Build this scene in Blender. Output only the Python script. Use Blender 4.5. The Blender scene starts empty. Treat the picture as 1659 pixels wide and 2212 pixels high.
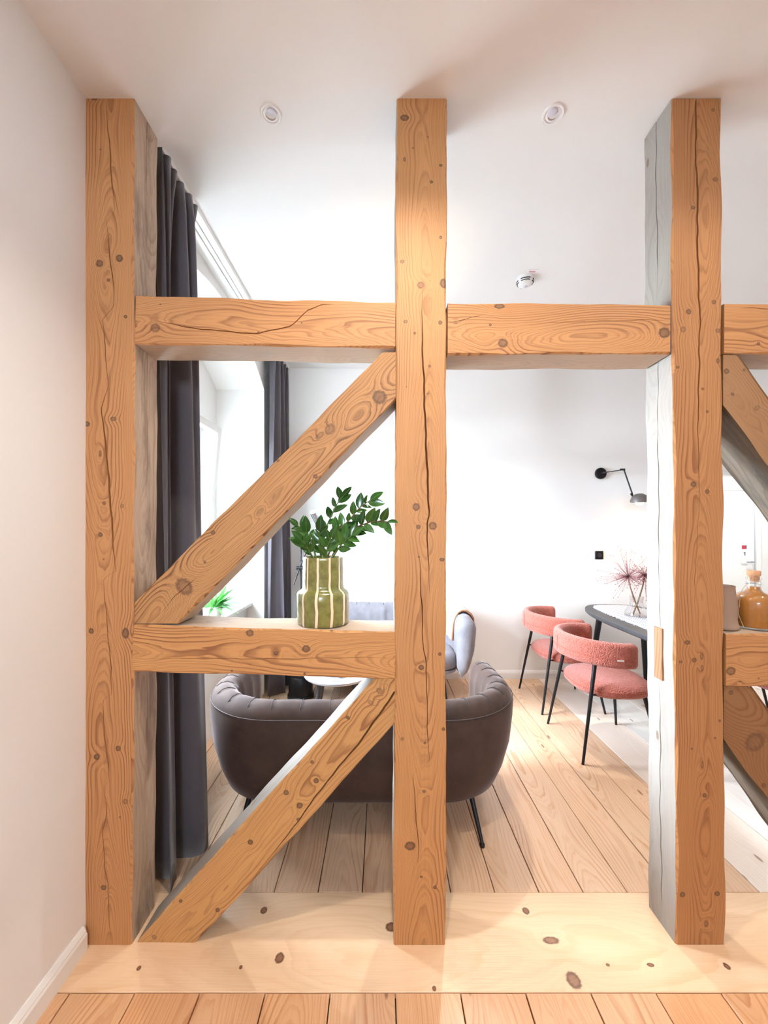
import bpy, bmesh, math, random
from mathutils import Vector, Matrix
random.seed(7)
R = math.radians
sc = bpy.context.scene
C = sc.collection

# ---------------------------------------------------------------- camera
FPX, CX, CY, IW, IH = 840.0, 824.0, 1142.0, 1659.0, 2212.0
EYE = 1.5214
cam_d = bpy.data.cameras.new('camera'); cam = bpy.data.objects.new('camera', cam_d); C.objects.link(cam)
cam.location = (0, 0, EYE); cam.rotation_euler = (R(90), 0, 0)
cam_d.sensor_fit = 'VERTICAL'; cam_d.sensor_height = 24.0; cam_d.lens = 24.0 * FPX / IH
cam_d.shift_x = (IW / 2 - CX) / IH; cam_d.shift_y = (CY - IH / 2) / IH
cam_d.clip_start = .02; cam_d.clip_end = 100
sc.camera = cam

# ---------------------------------------------------------------- light and exposure
SKY, SUN_DOWN_FRONT, SUN_DOWN_BACK, HALL, EXPOSURE = 62.0, 60.0, 95.0, 20.0, 0.70
WARM = (1.0, .92, .80); DAY = (.74, .87, 1.0)
sc.view_settings.view_transform = 'Standard'; sc.view_settings.look = 'None'
sc.view_settings.gamma = 1.0; sc.view_settings.use_curve_mapping = False
sc.view_settings.exposure = EXPOSURE
world = bpy.data.worlds.new('sky'); sc.world = world; world.use_nodes = True
bg = world.node_tree.nodes['Background']; bg.inputs[0].default_value = (*DAY, 1); bg.inputs[1].default_value = SKY
try:
    sc.cycles.max_bounces = 7; sc.cycles.diffuse_bounces = 5; sc.cycles.glossy_bounces = 3; sc.cycles.caustics_reflective = False; sc.cycles.caustics_refractive = False; sc.cycles.adaptive_threshold = .05; sc.cycles.transparent_max_bounces = 16
    sc.cycles.sample_clamp_indirect = 8.0
except Exception:
    pass
# daylight enters by the window in the left wall: a portal for the sky
pl = bpy.data.lights.new('window_daylight', 'AREA'); pl.shape = 'RECTANGLE'; pl.size = 1.6; pl.size_y = 1.5
pl.cycles.is_portal = True
plo = bpy.data.objects.new('window_daylight', pl); C.objects.link(plo)
plo.location = (-1.60, 2.65, 1.62); plo.rotation_euler = (0, R(-90), 0)

pl2 = bpy.data.lights.new('fill_window_daylight', 'AREA'); pl2.shape = 'RECTANGLE'; pl2.size = .9; pl2.size_y = .55  # sky portal of the added fill window behind the viewer
pl2.cycles.is_portal = True
plo2 = bpy.data.objects.new('fill_window_daylight', pl2); C.objects.link(plo2)
plo2.location = (.1, -2.72, 2.275); plo2.rotation_euler = (R(90), 0, 0)

# ---------------------------------------------------------------- node helpers
class NT:
    def __init__(s, name):
        s.m = bpy.data.materials.new(name); s.m.use_nodes = True
        s.t = s.m.node_tree; s.t.nodes.clear()
        s.out = s.t.nodes.new('ShaderNodeOutputMaterial')
    def n(s, typ, **kw):
        nd = s.t.nodes.new(typ)
        for k, v in kw.items(): setattr(nd, k, v)
        return nd
    def set(s, sock, v):
        if isinstance(v, bpy.types.NodeSocket): s.t.links.new(v, sock)
        elif v is not None: sock.default_value = v
    def math(s, op, a, b=None, c=None, clamp=False):
        nd = s.n('ShaderNodeMath', operation=op, use_clamp=clamp)
        for i, v in enumerate((a, b, c)):
            if v is not None: s.set(nd.inputs[i], v)
        return nd.outputs[0]
    def add(s, a, b): return s.math('ADD', a, b)
    def sub(s, a, b): return s.math('SUBTRACT', a, b)
    def mul(s, a, b): return s.math('MULTIPLY', a, b)
    def xyz(s, x, y, z):
        nd = s.n('ShaderNodeCombineXYZ')
        for i, v in enumerate((x, y, z)): s.set(nd.inputs[i], v)
        return nd.outputs[0]
    def sep(s, v):
        nd = s.n('ShaderNodeSeparateXYZ'); s.set(nd.inputs[0], v); return nd.outputs
    def noise(s, vec=None, scale=5., detail=2., rough=.5, dim='3D', w=None):
        nd = s.n('ShaderNodeTexNoise', noise_dimensions=dim)
        if vec is not None: s.set(nd.inputs['Vector'], vec)
        if w is not None: s.set(nd.inputs['W'], w)
        nd.inputs['Scale'].default_value = scale; nd.inputs['Detail'].default_value = detail
        nd.inputs['Roughness'].default_value = rough
        return nd.outputs[0]
    def smooth(s, v, a, b, lo=0., hi=1.):
        nd = s.n('ShaderNodeMapRange', interpolation_type='SMOOTHSTEP')
        s.set(nd.inputs[0], v)
        for i, q in enumerate((a, b, lo, hi)): nd.inputs[i + 1].default_value = q
        return nd.outputs[0]
    def mix(s, f, a, b, blend='MIX'):
        nd = s.n('ShaderNodeMix', data_type='RGBA', blend_type=blend)
        s.set(nd.inputs[0], f)
        for i, v in ((6, a), (7, b)):
            if isinstance(v, tuple): v = (*v[:3], 1)
            s.set(nd.inputs[i], v)
        return nd.outputs[2]
    def bsdf(s, color, rough=.5, metal=0., bump=None, bstr=.2, bdist=.002, **kw):
        p = s.n('ShaderNodeBsdfPrincipled')
        if isinstance(color, tuple): color = (*color[:3], 1)
        s.set(p.inputs['Base Color'], color); s.set(p.inputs['Roughness'], rough); p.inputs['Metallic'].default_value = metal
        for k, v in kw.items(): s.set(p.inputs[k.replace('_', ' ')], v)
        if bump is not None:
            b = s.n('ShaderNodeBump'); b.inputs['Strength'].default_value = bstr; b.inputs['Distance'].default_value = bdist
            s.set(b.inputs['Height'], bump); s.t.links.new(b.outputs[0], p.inputs['Normal'])
        s.t.links.new(p.outputs[0], s.out.inputs[0])
        return p
    def obj(s): return s.n('ShaderNodeTexCoord').outputs['Object']

def plain(name, color, rough=.5, metal=0., nscale=None, nstr=.15, ndist=.001, var=0., **kw):
    t = NT(name); co = t.obj(); col = color; bump = None
    if nscale: bump = t.noise(co, nscale, 3)
    if var:
        v = t.noise(co, 4., 3)
        col = t.mix(t.mul(v, 1.), tuple(c * (1 - var) for c in color), tuple(min(1, c * (1 + var)) for c in color))
    t.bsdf(col, rough, metal, bump, nstr, ndist, **kw)
    return t.m

def emit(name, color, strength):
    t = NT(name); e = t.n('ShaderNodeEmission'); e.inputs[0].default_value = (*color, 1); e.inputs[1].default_value = strength
    t.t.links.new(e.outputs[0], t.out.inputs[0]); return t.m

def thin_glass(name, tint=(1, 1, 1), gloss=.12):
    t = NT(name); tr = t.n('ShaderNodeBsdfTransparent'); tr.inputs[0].default_value = (*tint, 1)
    gl = t.n('ShaderNodeBsdfGlossy'); gl.inputs['Roughness'].default_value = .02
    lw = t.n('ShaderNodeLayerWeight'); lw.inputs[0].default_value = .35
    f = t.add(t.mul(lw.outputs['Facing'], .55), gloss * .3)
    mx = t.n('ShaderNodeMixShader'); t.t.links.new(t.math('MINIMUM', f, .8), mx.inputs[0])
    t.t.links.new(tr.outputs[0], mx.inputs[1]); t.t.links.new(gl.outputs[0], mx.inputs[2])
    t.t.links.new(mx.outputs[0], t.out.inputs[0]); return t.m

def wood(name, light, dark, knotc=(.115, .055, .026), ring=.012, knots=(), cx=.01, cy=.09, seed=0., rand=False,
         contrast=.75, rough=.6, auto=None, blotch=.35, wob=.07, weather=None, patchy=(.42, .66), swirl=.014):
    """grain runs along local z; knots = (x, z, rx, rz, strength) on the face towards -y"""
    t = NT(name); tc = t.n('ShaderNodeTexCoord'); x, y, z = t.sep(tc.outputs['Object'])
    ny = t.sep(tc.outputs['Normal'])[1]
    if rand:
        rnd = t.n('ShaderNodeObjectInfo').outputs['Random']
        z = t.add(z, t.mul(rnd, 53.)); x0 = t.mul(t.sub(t.math('FRACT', t.mul(rnd, 17.3)), .5), .16)
        xx = t.add(x, x0)
    else:
        rnd = None; xx = x; z0 = z
        if seed: z = t.add(z, seed)
    c1 = t.mul(t.sub(t.noise(None, 1.1, 1.5, dim='1D', w=z), .5), wob * 2)
    c2 = t.mul(t.sub(t.noise(None, .8, 1., dim='1D', w=t.add(z, 31.7)), .5), wob * 1.6)
    dx = t.sub(t.sub(xx, cx), c1); dy = t.sub(t.sub(y, cy), c2)
    r = t.math('SQRT', t.add(t.mul(dx, dx), t.mul(dy, dy)))
    warp = t.noise(t.xyz(t.mul(xx, 9.), t.mul(y, 9.), t.mul(z, 1.6)), 1., 3., .55)
    r = t.add(r, t.mul(t.sub(warp, .5), swirl))
    kmask = None
    if knots:
        front = t.smooth(ny, -.35, -.7)
        kj = t.mul(t.sub(t.noise(t.xyz(t.mul(x, 130.), 0., t.mul(z, 90.)), 1., 2.), .5), 1.1)
    for (kx, kz, rx, rz, ks) in knots:
        ax = t.math('MULTIPLY_ADD', x, 1 / rx, -kx / rx); az = t.math('MULTIPLY_ADD', z, 1 / rz, -(kz + seed) / rz)
        e = t.add(t.add(t.mul(ax, ax), t.mul(az, az)), kj)
        g = t.math('EXPONENT', t.mul(e, -.13))
        if max(rx, rz) > .006: r = t.math('MULTIPLY_ADD', g, .75 * max(rx, rz), r)
        mk = t.smooth(e, 1.45, .55, 0., ks)
        mr = t.mul(mk, t.smooth(e, .15, .75))
        kmask, rmask = (mk, mr) if kmask is None else (t.math('MAXIMUM', kmask, mk), t.math('MAXIMUM', rmask, mr))
    if auto:                                                     # scattered knots of their own
        sx, sz, thr, size = auto
        vo = t.n('ShaderNodeTexVoronoi', voronoi_dimensions='2D'); vo.inputs['Scale'].default_value = 1.
        t.set(vo.inputs['Vector'], t.xyz(t.mul(t.add(xx, t.mul(y, .6)), sx), t.mul(z, sz), 0.)); vo.inputs['Randomness'].default_value = .9
        cr = t.sep(vo.outputs['Color'])[0]
        on = t.math('GREATER_THAN', cr, thr)
        d = vo.outputs['Distance']
        r = t.math('MULTIPLY_ADD', t.mul(on, t.math('EXPONENT', t.mul(t.mul(d, d), -40.))), .02, r)
        mk = t.mul(on, t.smooth(d, size, size * .55))
        auto_m = mk
    fib = t.noise(t.xyz(t.mul(xx, 260.), t.mul(y, 260.), t.mul(z, 5.)), 1., 2., .6)
    jit = t.noise(t.xyz(t.mul(xx, 34.), t.mul(y, 34.), t.mul(z, 4.)), 1., 2.)
    ph_ = t.add(t.mul(r, 1 / ring), t.mul(t.sub(jit, .5), .55))
    f = t.math('FRACT', ph_)
    line = t.mul(t.smooth(f, .45, .93), t.smooth(f, 1.0, .93))
    f2 = t.math('FRACT', t.mul(ph_, 2.37))
    line2 = t.mul(t.smooth(f2, .45, .9), t.smooth(f2, 1.0, .92))
    patch = t.smooth(t.noise(t.xyz(t.mul(xx, 9.), t.mul(y, 9.), t.mul(z, 1.1)), 1., 2.), *patchy, .12, 1.)
    amt = t.mul(t.add(t.mul(line, patch), t.mul(line2, t.mul(t.sub(1.25, patch), .34))), contrast * 1.2)
    amt = t.math('ADD', amt, t.mul(t.sub(fib, .45), .62), clamp=True)
    col = t.mix(amt, light, dark)
    bl = t.noise(t.xyz(t.mul(xx, 5.), t.mul(y, 5.), t.mul(z, 1.1)), 1., 4., .6)
    col = t.mix(t.smooth(bl, .3, .75, 0., blotch), col, tuple(a * b for a, b in zip(light, (.72, .62, .55))))
    if weather:                                                  # grey stains of old bare timber
        wn = t.noise(t.xyz(t.mul(xx, 14.), t.mul(y, 14.), t.mul(z, 3.)), 1., 5., .65)
        col = t.mix(t.smooth(wn, .45, .72, 0., .8), col, weather)
    h = t.mul(fib, .5)
    if kmask is not None:
        km = t.mul(kmask, front)
        col = t.mix(km, col, tuple(q * 1.7 for q in knotc)); col = t.mix(t.mul(t.mul(rmask, front), .85), col, tuple(q * .6 for q in knotc))
    if auto:
        col = t.mix(t.mul(auto_m, .8), col, knotc)
    if rand:
        hv = t.math('FRACT', t.mul(rnd, 7.77))
        col = t.mix(t.mul(hv, .45), col, t.mix(1., col, (1.0, .72, .52), 'MULTIPLY'))
    t.bsdf(col, rough, 0., h, .35, .0022)
    return t.m

# ---------------------------------------------------------------- mesh helpers
def link(name, me, mats, parent=None, loc=None):
    o = bpy.data.objects.new(name, me); C.objects.link(o)
    for m in (mats if isinstance(mats, (list, tuple)) else [mats]):
        if m and len(me.materials) < 8 and m.name not in [q.name for q in me.materials if q]: me.materials.append(m)
    if parent: o.parent = parent
    if loc: o.location = loc
    return o
def from_data(name, vs, fs, mats, parent=None, smooth=True, loc=None, auto=None):
    me = bpy.data.meshes.new(name); me.from_pydata([tuple(v) for v in vs], [], fs); me.validate(); me.update()
    if smooth: me.shade_smooth()
    bm = bmesh.new(); bm.from_mesh(me); bmesh.ops.recalc_face_normals(bm, faces=bm.faces); bm.to_mesh(me); bm.free()
    if auto: me.set_sharp_from_angle(angle=R(auto))
    return link(name, me, mats, parent, loc)
def from_bm(name, bm, mats, parent=None, smooth=False, loc=None, auto=None):
    me = bpy.data.meshes.new(name); bmesh.ops.recalc_face_normals(bm, faces=bm.faces); bm.to_mesh(me); bm.free()
    if smooth: me.shade_smooth()
    if auto: me.set_sharp_from_angle(angle=R(auto))
    return link(name, me, mats, parent, loc)
def box(bm, lo, hi, bevel=0., seg=1):
    c = [(a + b) / 2 for a, b in zip(lo, hi)]; s = [abs(b - a) for a, b in zip(lo, hi)]
    g = bmesh.ops.create_cube(bm, size=1, matrix=Matrix.Translation(c) @ Matrix.Diagonal((*s, 1)))
    if bevel:
        es = list({e for v in g['verts'] for e in v.link_edges})
        bmesh.ops.bevel(bm, geom=es, offset=bevel, segments=seg, affect='EDGES', profile=.5)
def boxo(name, lo, hi, mat, parent=None, bevel=0., seg=1, smooth=False):
    bm = bmesh.new(); box(bm, lo, hi, bevel, seg); return from_bm(name, bm, mat, parent, smooth, auto=40 if smooth else None)
def tube_data(pts, rad, seg=8, cap=True):
    pts = [Vector(p) for p in pts]; n = len(pts)
    rad = rad if isinstance(rad, (list, tuple)) else [rad] * n
    vs, fs = [], []; up = None
    for i, p in enumerate(pts):
        d = (pts[min(i + 1, n - 1)] - pts[max(i - 1, 0)]).normalized()
        if up is None:
            up = Vector((0, 0, 1)) if abs(d.z) < .9 else Vector((1, 0, 0))
        a = (up - d * up.dot(d)).normalized(); b = d.cross(a); up = a
        for k in range(seg):
            q = 2 * math.pi * k / seg; vs.append(p + (a * math.cos(q) + b * math.sin(q)) * rad[i])
    for i in range(n - 1):
        for k in range(seg):
            k2 = (k + 1) % seg; fs.append((i * seg + k, i * seg + k2, (i + 1) * seg + k2, (i + 1) * seg + k))
    if cap:
        fs.append(tuple(range(seg))); fs.append(tuple((n - 1) * seg + k for k in range(seg)))
    return vs, fs
def tube(name, pts, rad, mat, parent=None, seg=8):
    vs, fs = tube_data(pts, rad, seg); return from_data(name, vs, fs, mat, parent, True, auto=50)
def join(parts):
    V, F = [], []
    for vs, fs in parts:
        o = len(V); V += list(vs); F += [tuple(i + o for i in f) for f in fs]
    return V, F
def lathe(name, prof, mat, parent=None, seg=32, loc=None, auto=45, caps=True, wob=None):
    vs, fs = [], []; n = len(prof)
    for i, (r, z) in enumerate(prof):
        for k in range(seg):
            a = 2 * math.pi * k / seg; rr = r * (1 + (wob(a, z) if wob else 0)); vs.append((rr * math.cos(a), rr * math.sin(a), z))
    for i in range(n - 1):
        for k in range(seg):
            k2 = (k + 1) % seg; fs.append((i * seg + k, i * seg + k2, (i + 1) * seg + k2, (i + 1) * seg + k))
    if caps:
        if prof[0][0] > 1e-4: fs.append(tuple(range(seg)))
        if prof[-1][0] > 1e-4: fs.append(tuple((n - 1) * seg + k for k in range(seg)))
    return from_data(name, vs, fs, mat, parent, True, loc, auto)
def slab(name, outline, layers, mat, parent=None, loc=None, auto=40):
    """outline: closed 2D points; layers: (inset distance, z) from bottom to top"""
    n = len(outline); vs, fs = [], []
    nrm = []
    for i in range(n):
        a, b = outline[i - 1], outline[(i + 1) % n]; d = Vector((b[0] - a[0], b[1] - a[1])).normalized(); nrm.append((d.y, -d.x))
    area = sum(outline[i - 1][0] * outline[i][1] - outline[i][0] * outline[i - 1][1] for i in range(n))
    sg = 1 if area > 0 else -1
    for ins, z in layers:
        for (p, q) in zip(outline, nrm): vs.append((p[0] - sg * q[0] * ins, p[1] - sg * q[1] * ins, z))
    for i in range(len(layers) - 1):
        for k in range(n):
            k2 = (k + 1) % n; fs.append((i * n + k, i * n + k2, (i + 1) * n + k2, (i + 1) * n + k))
    fs.append(tuple(range(n))); fs.append(tuple((len(layers) - 1) * n + k for k in range(n)))
    return from_data(name, vs, fs, mat, parent, True, loc, auto)
def superell(a, b, p=4., n=64, cx=0., cy=0.):
    out = []
    for k in range(n):
        t = 2 * math.pi * k / n; c, s = math.cos(t), math.sin(t)
        out.append((cx + a * math.copysign(abs(c) ** (2 / p), c), cy + b * math.copysign(abs(s) ** (2 / p), s)))
    return out
def tag(o, label, cat, group=None, kind=None):
    o['label'] = label
    if cat: o['category'] = cat
    if group: o['group'] = group
    if kind: o['kind'] = kind
    return o
def struct(o, label, cat):
    return tag(o, label, cat, kind='structure')
def thing(name, label, cat, loc=(0, 0, 0), rz=0., group=None):
    o = bpy.data.objects.new(name, None); C.objects.link(o); o.location = loc; o.rotation_euler = (0, 0, rz)
    o.empty_display_size = .1
    return tag(o, label, cat, group)
def copy_tree(src, label, loc=None, rz=None, parent=None):
    o = src.copy(); C.objects.link(o)
    if parent: o.parent = parent
    if loc is not None: o.location = loc
    if rz is not None: o.rotation_euler = (0, 0, rz)
    if label: o['label'] = label
    for ch in list(src.children): copy_tree(ch, None, parent=o)
    return o

# ---------------------------------------------------------------- materials
M = {}
M['paint'] = plain('white_wall_paint', (.84, .83, .81), .75, nscale=160., nstr=.12, ndist=.001)
M['paint_front'] = plain('warm_white_wall_paint', (.83, .82, .81), .8, nscale=220., nstr=.18, ndist=.001)
M['ceil'] = plain('ceiling_plaster', (.83, .825, .82), .85, nscale=70., nstr=.25, ndist=.0015)
M['gloss_white'] = plain('white_lacquer', (.82, .81, .79), .35)
M['plastic'] = plain('white_plastic', (.82, .81, .80), .4)
M['lens'] = plain('frosted_lens', (.62, .61, .68), .3)
M['black'] = plain('black_metal', (.012, .012, .014), .4, .4)
M['steel'] = plain('brushed_steel', (.42, .46, .52), .25, 1.)
M['dark_gap'] = plain('dark_subfloor', (.03, .018, .01), .9)
M['pine_floor'] = wood('pine_floorboards', (.71, .425, .235), (.45, .19, .075), (.20, .085, .04), .010, rand=True, contrast=.62, rough=.25, auto=(6., 1.6, .72, .05), blotch=.25, cy=.12)
M['pale_floor'] = wood('pale_spruce_boards', (.84, .80, .75), (.66, .55, .44), (.28, .15, .09), .012, rand=True, contrast=.35, rough=.32, auto=(6., 1.9, .62, .055), blotch=.15, cy=.12)
def velvet(name, col, nap=.35):
    t = NT(name); co = t.obj(); n = t.noise(co, 9., 4, .65); f = t.noise(co, 420., 2)
    c = t.mix(t.smooth(n, .3, .7), tuple(v * (1 - nap) for v in col), tuple(v * (1 + nap) for v in col))
    t.bsdf(c, .85, 0., f, .25, .001, Sheen_Weight=.5, Sheen_Roughness=.3, Sheen_Tint=(.60, .50, .50, 1))
    return t.m
M['velvet'] = velvet('taupe_velvet', (.052, .028, .0205), .2)
M['velvet2'] = velvet('grey_velvet', (.195, .185, .205), .14)
M['piping'] = plain('taupe_piping', (.085, .065, .06), .8)
M['seam_dark'] = plain('dark_seam', (.03, .024, .024), .9)
M['piping2'] = plain('grey_piping', (.22, .22, .26), .8)
def boucle(name, col):
    t = NT(name); co = t.obj(); v = t.n('ShaderNodeTexVoronoi'); v.inputs['Scale'].default_value = 150.
    t.set(v.inputs['Vector'], co); n = t.noise(co, 60., 3)
    h = t.add(t.mul(v.outputs['Distance'], -1.), t.mul(n, .8))
    c = t.mix(t.smooth(t.add(v.outputs['Distance'], t.mul(n, .4)), .3, 1.), tuple(min(1, q * 1.18) for q in col), tuple(q * .72 for q in col))
    t.bsdf(c, .95, 0., h, .8, .006, Sheen_Weight=.3)
    return t.m
M['boucle'] = boucle('coral_boucle', (.47, .125, .088))
M['seam'] = plain('coral_seam', (.36, .085, .055), .9)
def cloth(name, col, sc_=320., sheen=.3):
    t = NT(name); co = t.obj(); n = t.noise(co, sc_, 2)
    c = t.mix(n, tuple(q * .8 for q in col), tuple(min(1, q * 1.2) for q in col))
    t.bsdf(c, .9, 0., n, .25, .001, Sheen_Weight=sheen)
    return t.m
M['curtain'] = cloth('grey_curtain_fabric', (.082, .070, .082))
M['blanket'] = cloth('cream_wool', (.42, .29, .20), 260.)
M['blanket_trim'] = plain('brown_trim', (.28, .12, .06), .9)
M['glass'] = thin_glass('clear_glass')
M['pane'] = thin_glass('window_pane', gloss=.06)
M['liquid'] = plain('cloudy_amber_liquid', (.44, .175, .028), .3, var=.2, Subsurface_Weight=.2)
M['cork'] = plain('cork', (.60, .33, .18), .9, nscale=120., nstr=.4, ndist=.002, var=.3)
M['stoneware'] = plain('tan_stoneware', (.34, .22, .155), .8, nscale=90., nstr=.3, ndist=.002, var=.15)
M['twine'] = plain('jute_twine', (.50, .36, .20), .9)
M['table_dark'] = plain('charcoal_tabletop', (.055, .056, .06), .5, nscale=200., nstr=.1)
M['stem_green'] = plain('green_stem', (.10, .16, .03), .5)
M['stem_brown'] = plain('brown_stem', (.16, .09, .04), .6)
M['allium'] = plain('faded_purple_stalk', (.33, .13, .15), .8)
M['soil'] = plain('dark_inside', (.02, .016, .012), .95)

# ================================================================ THE SETTING
XL, XR, YF, YT, YB, ZC, ZCB = -1.08, 5.4, -2.6, 1.602, 3.95, 3.0935, 3.15
# ---- floor: slab, then every board a piece of its own
floor = struct(boxo('floor', (XL - .6, YF - .1, -.12), (6.4, 5.7, -.024), M['dark_gap']), 'wooden plank floor of both rooms with a pale threshold board', 'floor')
def board_mesh(w, l, h=.022, bev=.0015):
    bm = bmesh.new(); box(bm, (-w / 2, 0, 0), (w / 2, h, l), bev)
    me = bpy.data.meshes.new('floorboard'); bmesh.ops.recalc_face_normals(bm, faces=bm.faces); bm.to_mesh(me); bm.free(); return me
def boards(x0, w, n, y0, y1, mat):
    me = board_mesh(w - .004, y1 - y0); me.materials.append(mat)
    for k in range(n):
        o = bpy.data.objects.new('floorboard', me); C.objects.link(o); o.parent = floor
        # local z (grain) runs along world +Y; local -y looks up
        o.matrix_local = Matrix(((1, 0, 0, x0 + w * (k + .5)), (0, 0, 1, y0), (0, -1, 0, 0), (0, 0, 0, 1)))
        if k % 3 == 1: o.location.z -= .0012
YTH0, YTH1 = 1.276, 1.626
boards(.0454 - .2134 * 6, .2134, 31, YF, YTH0 - .002, M['pine_floor'])
M['pine_back'] = wood('daylit_pine_floorboards', (.72, .525, .375), (.51, .27, .13), (.20, .085, .04), .010, rand=True, contrast=.62, rough=.25, auto=(6., 1.6, .72, .05), blotch=.2, cy=.12)  # back-room pine, paler because daylight glare is put into the colour
boards(.2897 - .185 * 9, .185, 16, YTH1 + .002, YB, M['pine_back'])
boards(.2897 + .185 * 7, .30, 13, YTH1 + .002, YB, M['pale_floor'])
boards(2.9, .30, 11, YB, 5.6, M['pale_floor'])
def fk(x, y, r=9, r2=None, s=.9):     # a knot of the threshold board seen at a spot of the floor
    Y = FPX * EYE / (y - CY); X = (x - CX) / FPX * Y
    return (-(Y - (YTH0 + YTH1) / 2), X + 1.3, (r2 or r) * Y / FPX * .95, r * Y / FPX * .85, s)
M['threshold'] = wood('pale_threshold_pine', (.82, .565, .36), (.65, .36, .165), (.13, .045, .018), .022,
    knots=[fk(570, 1967, 8), fk(604, 2070, 11), fk(845, 2003, 14, 10), fk(1136, 1968, 8), fk(1190, 2032, 20, 8, .8), fk(1239, 2118, 17, 17, .8), fk(1405, 2085, 9, 4), fk(1570, 2088, 7),
           fk(300, 2092, 5), fk(520, 2090, 4), fk(938, 2136, 5), fk(1313, 2085, 5, 3)], contrast=.34, rough=.38, blotch=.12, cy=.25, cx=.05)
th = boxo('threshold_board', (-(YTH1 - YTH0) / 2, 0, 0), ((YTH1 - YTH0) / 2, .022, 6.6), M['threshold'], floor, .0015)
th.matrix_local = Matrix(((0, 0, 1, -1.3), (-1, 0, 0, (YTH0 + YTH1) / 2), (0, -1, 0, .001), (0, 0, 0, 1)))
th['label'] = 'wide pale pine threshold board under the posts'

# ---- the street outside the windows
struct(boxo('floor_street', (-40, -40, -4.2), (40, 40, -4.0), plain('grey_street', (.22, .215, .21), .9)), 'grey street ground far below the windows', 'ground')
# ---- walls
def wall(name, lo, hi, mat, label): return struct(boxo(name, lo, hi, mat), label, 'wall')
# left wall: front part plain, back part with a deep arched window niche
JY0, JY1, JX = 1.72, 3.58, -1.52
wl = wall('wall_left', (XL - .5, YF - .1, -.02), (XL, YT - .02, ZC), M['paint_front'], 'warm white wall on the left beside the timber frame')
prof = []
ya, za, zt = (JY0 + JY1) / 2, 2.80, 3.085
hw = (JY1 - JY0) / 2; rad = (hw * hw + (zt - za) ** 2) / (2 * (zt - za)); zc0 = zt - rad; a0 = math.asin(hw / rad)
arch = [(ya + rad * math.sin(-a0 + 2 * a0 * k / 28), zc0 + rad * math.cos(-a0 + 2 * a0 * k / 28)) for k in range(29)]
outl = [(YT - .02, -.02), (JY0, -.02)] + arch + [(JY1, -.02), (YB + .1, -.02), (YB + .1, ZCB + .1), (YT - .02, ZCB + .1)]
n = len(outl)
vs = [(XL, y, z) for y, z in outl] + [(JX, y, z) for y, z in outl]
fs = [tuple(range(n)), tuple(range(2 * n - 1, n - 1, -1))] + [(i, (i + 1) % n, n + (i + 1) % n, n + i) for i in range(n)]
nw = from_data('window_niche', vs, fs, M['paint'], wl, False)
# outer wall with the window opening (y 1.95-3.30, z .85-2.42)
WY0, WY1, WZ0, WZ1 = 1.95, 3.30, .85, 2.42
bm = bmesh.new()
XO = JX - .12
box(bm, (XO, YT - .2, -.02), (JX + .0005, WY0, ZCB + .1)); box(bm, (XO, WY1, -.02), (JX + .0005, YB + .1, ZCB + .1))
box(bm, (XO, WY0, -.02), (JX + .0005, WY1, WZ0)); box(bm, (XO, WY0, WZ1), (JX + .0005, WY1, ZCB + .1))
from_bm('outer_leaf', bm, M['paint'], wl)
boxo('parapet', (JX, JY0, -.02), (-1.24, JY1, WZ0 - .03), M['paint'], wl)
# back wall with doorway
DX0, DX1, DZ = 3.30, 4.45, 2.076
bm = bmesh.new()
box(bm, (XL - .5, YB, -.02), (DX0, YB + .12, ZCB + .1)); box(bm, (DX1, YB, -.02), (XR + .1, YB + .12, ZCB + .1)); box(bm, (DX0, YB, DZ), (DX1, YB + .12, ZCB + .1))
wb = struct(from_bm('wall_back', bm, M['paint']), 'bright white rear wall with a wall lamp and a doorway', 'wall')
wall('wall_right', (XR, YF - .1, -.02), (XR + .1, YB + .12, ZCB + .1), M['paint'], 'white side wall on the far right')
FX0, FX1, FZ0, FZ1 = -.35, .55, 2.0, 2.55          # added window behind the viewer, cool fill for the near room
bm = bmesh.new()
box(bm, (XL - .1, YF - .1, -.02), (FX0, YF, ZC + .02)); box(bm, (FX1, YF - .1, -.02), (XR + .1, YF, ZC + .02))
box(bm, (FX0, YF - .1, -.02), (FX1, YF, FZ0)); box(bm, (FX0, YF - .1, FZ1), (FX1, YF, ZC + .02))
struct(from_bm('wall_front', bm, M['paint_front']), 'white wall with an added window behind the viewer', 'wall')
bm = bmesh.new()
box(bm, (XL - .3, YF - .1, ZC), (XR + .1, YT, ZC + .25)); box(bm, (XL - .3, YT, ZCB), (XR + .1, YB + .12, ZC + .25))
struct(from_bm('ceiling', bm, M['ceil']), 'white plaster ceiling stepping up behind the timber frame', 'ceiling')
# hallway behind the doorway
bm = bmesh.new()
HX0, HX1, HY = 2.9, 6.2, 5.5
box(bm, (HX0 - .1, YB + .12, -.02), (HX0, HY + .1, 2.7)); box(bm, (HX1, YB + .12, -.02), (HX1 + .1, HY + .1, 2.7))
box(bm, (HX0 - .1, HY, -.02), (HX1 + .1, HY + .1, 2.7)); box(bm, (HX0 - .1, YB + .12, 2.6), (HX1 + .1, HY, 2.7)); box(bm, (XR + .1, YB, -.02), (HX1 + .1, YB + .12, 2.7))
struct(from_bm('wall_hallway', bm, M['paint']), 'pale hallway wall seen through the doorway', 'wall')
# door casing of the doorway
bm = bmesh.new()
box(bm, (DX0 - .02, YB - .012, 0), (DX0 + .05, YB + .125, DZ + .03), .004); box(bm, (DX1 - .05, YB - .012, 0), (DX1 + .02, YB + .125, DZ + .03), .004); box(bm, (DX0 + .05, YB - .012, DZ - .012), (DX1 - .05, YB + .125, DZ + .03), .004)
struct(from_bm('trim_1', bm, M['gloss_white']), 'white casing around the rear doorway', 'door casing')

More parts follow.
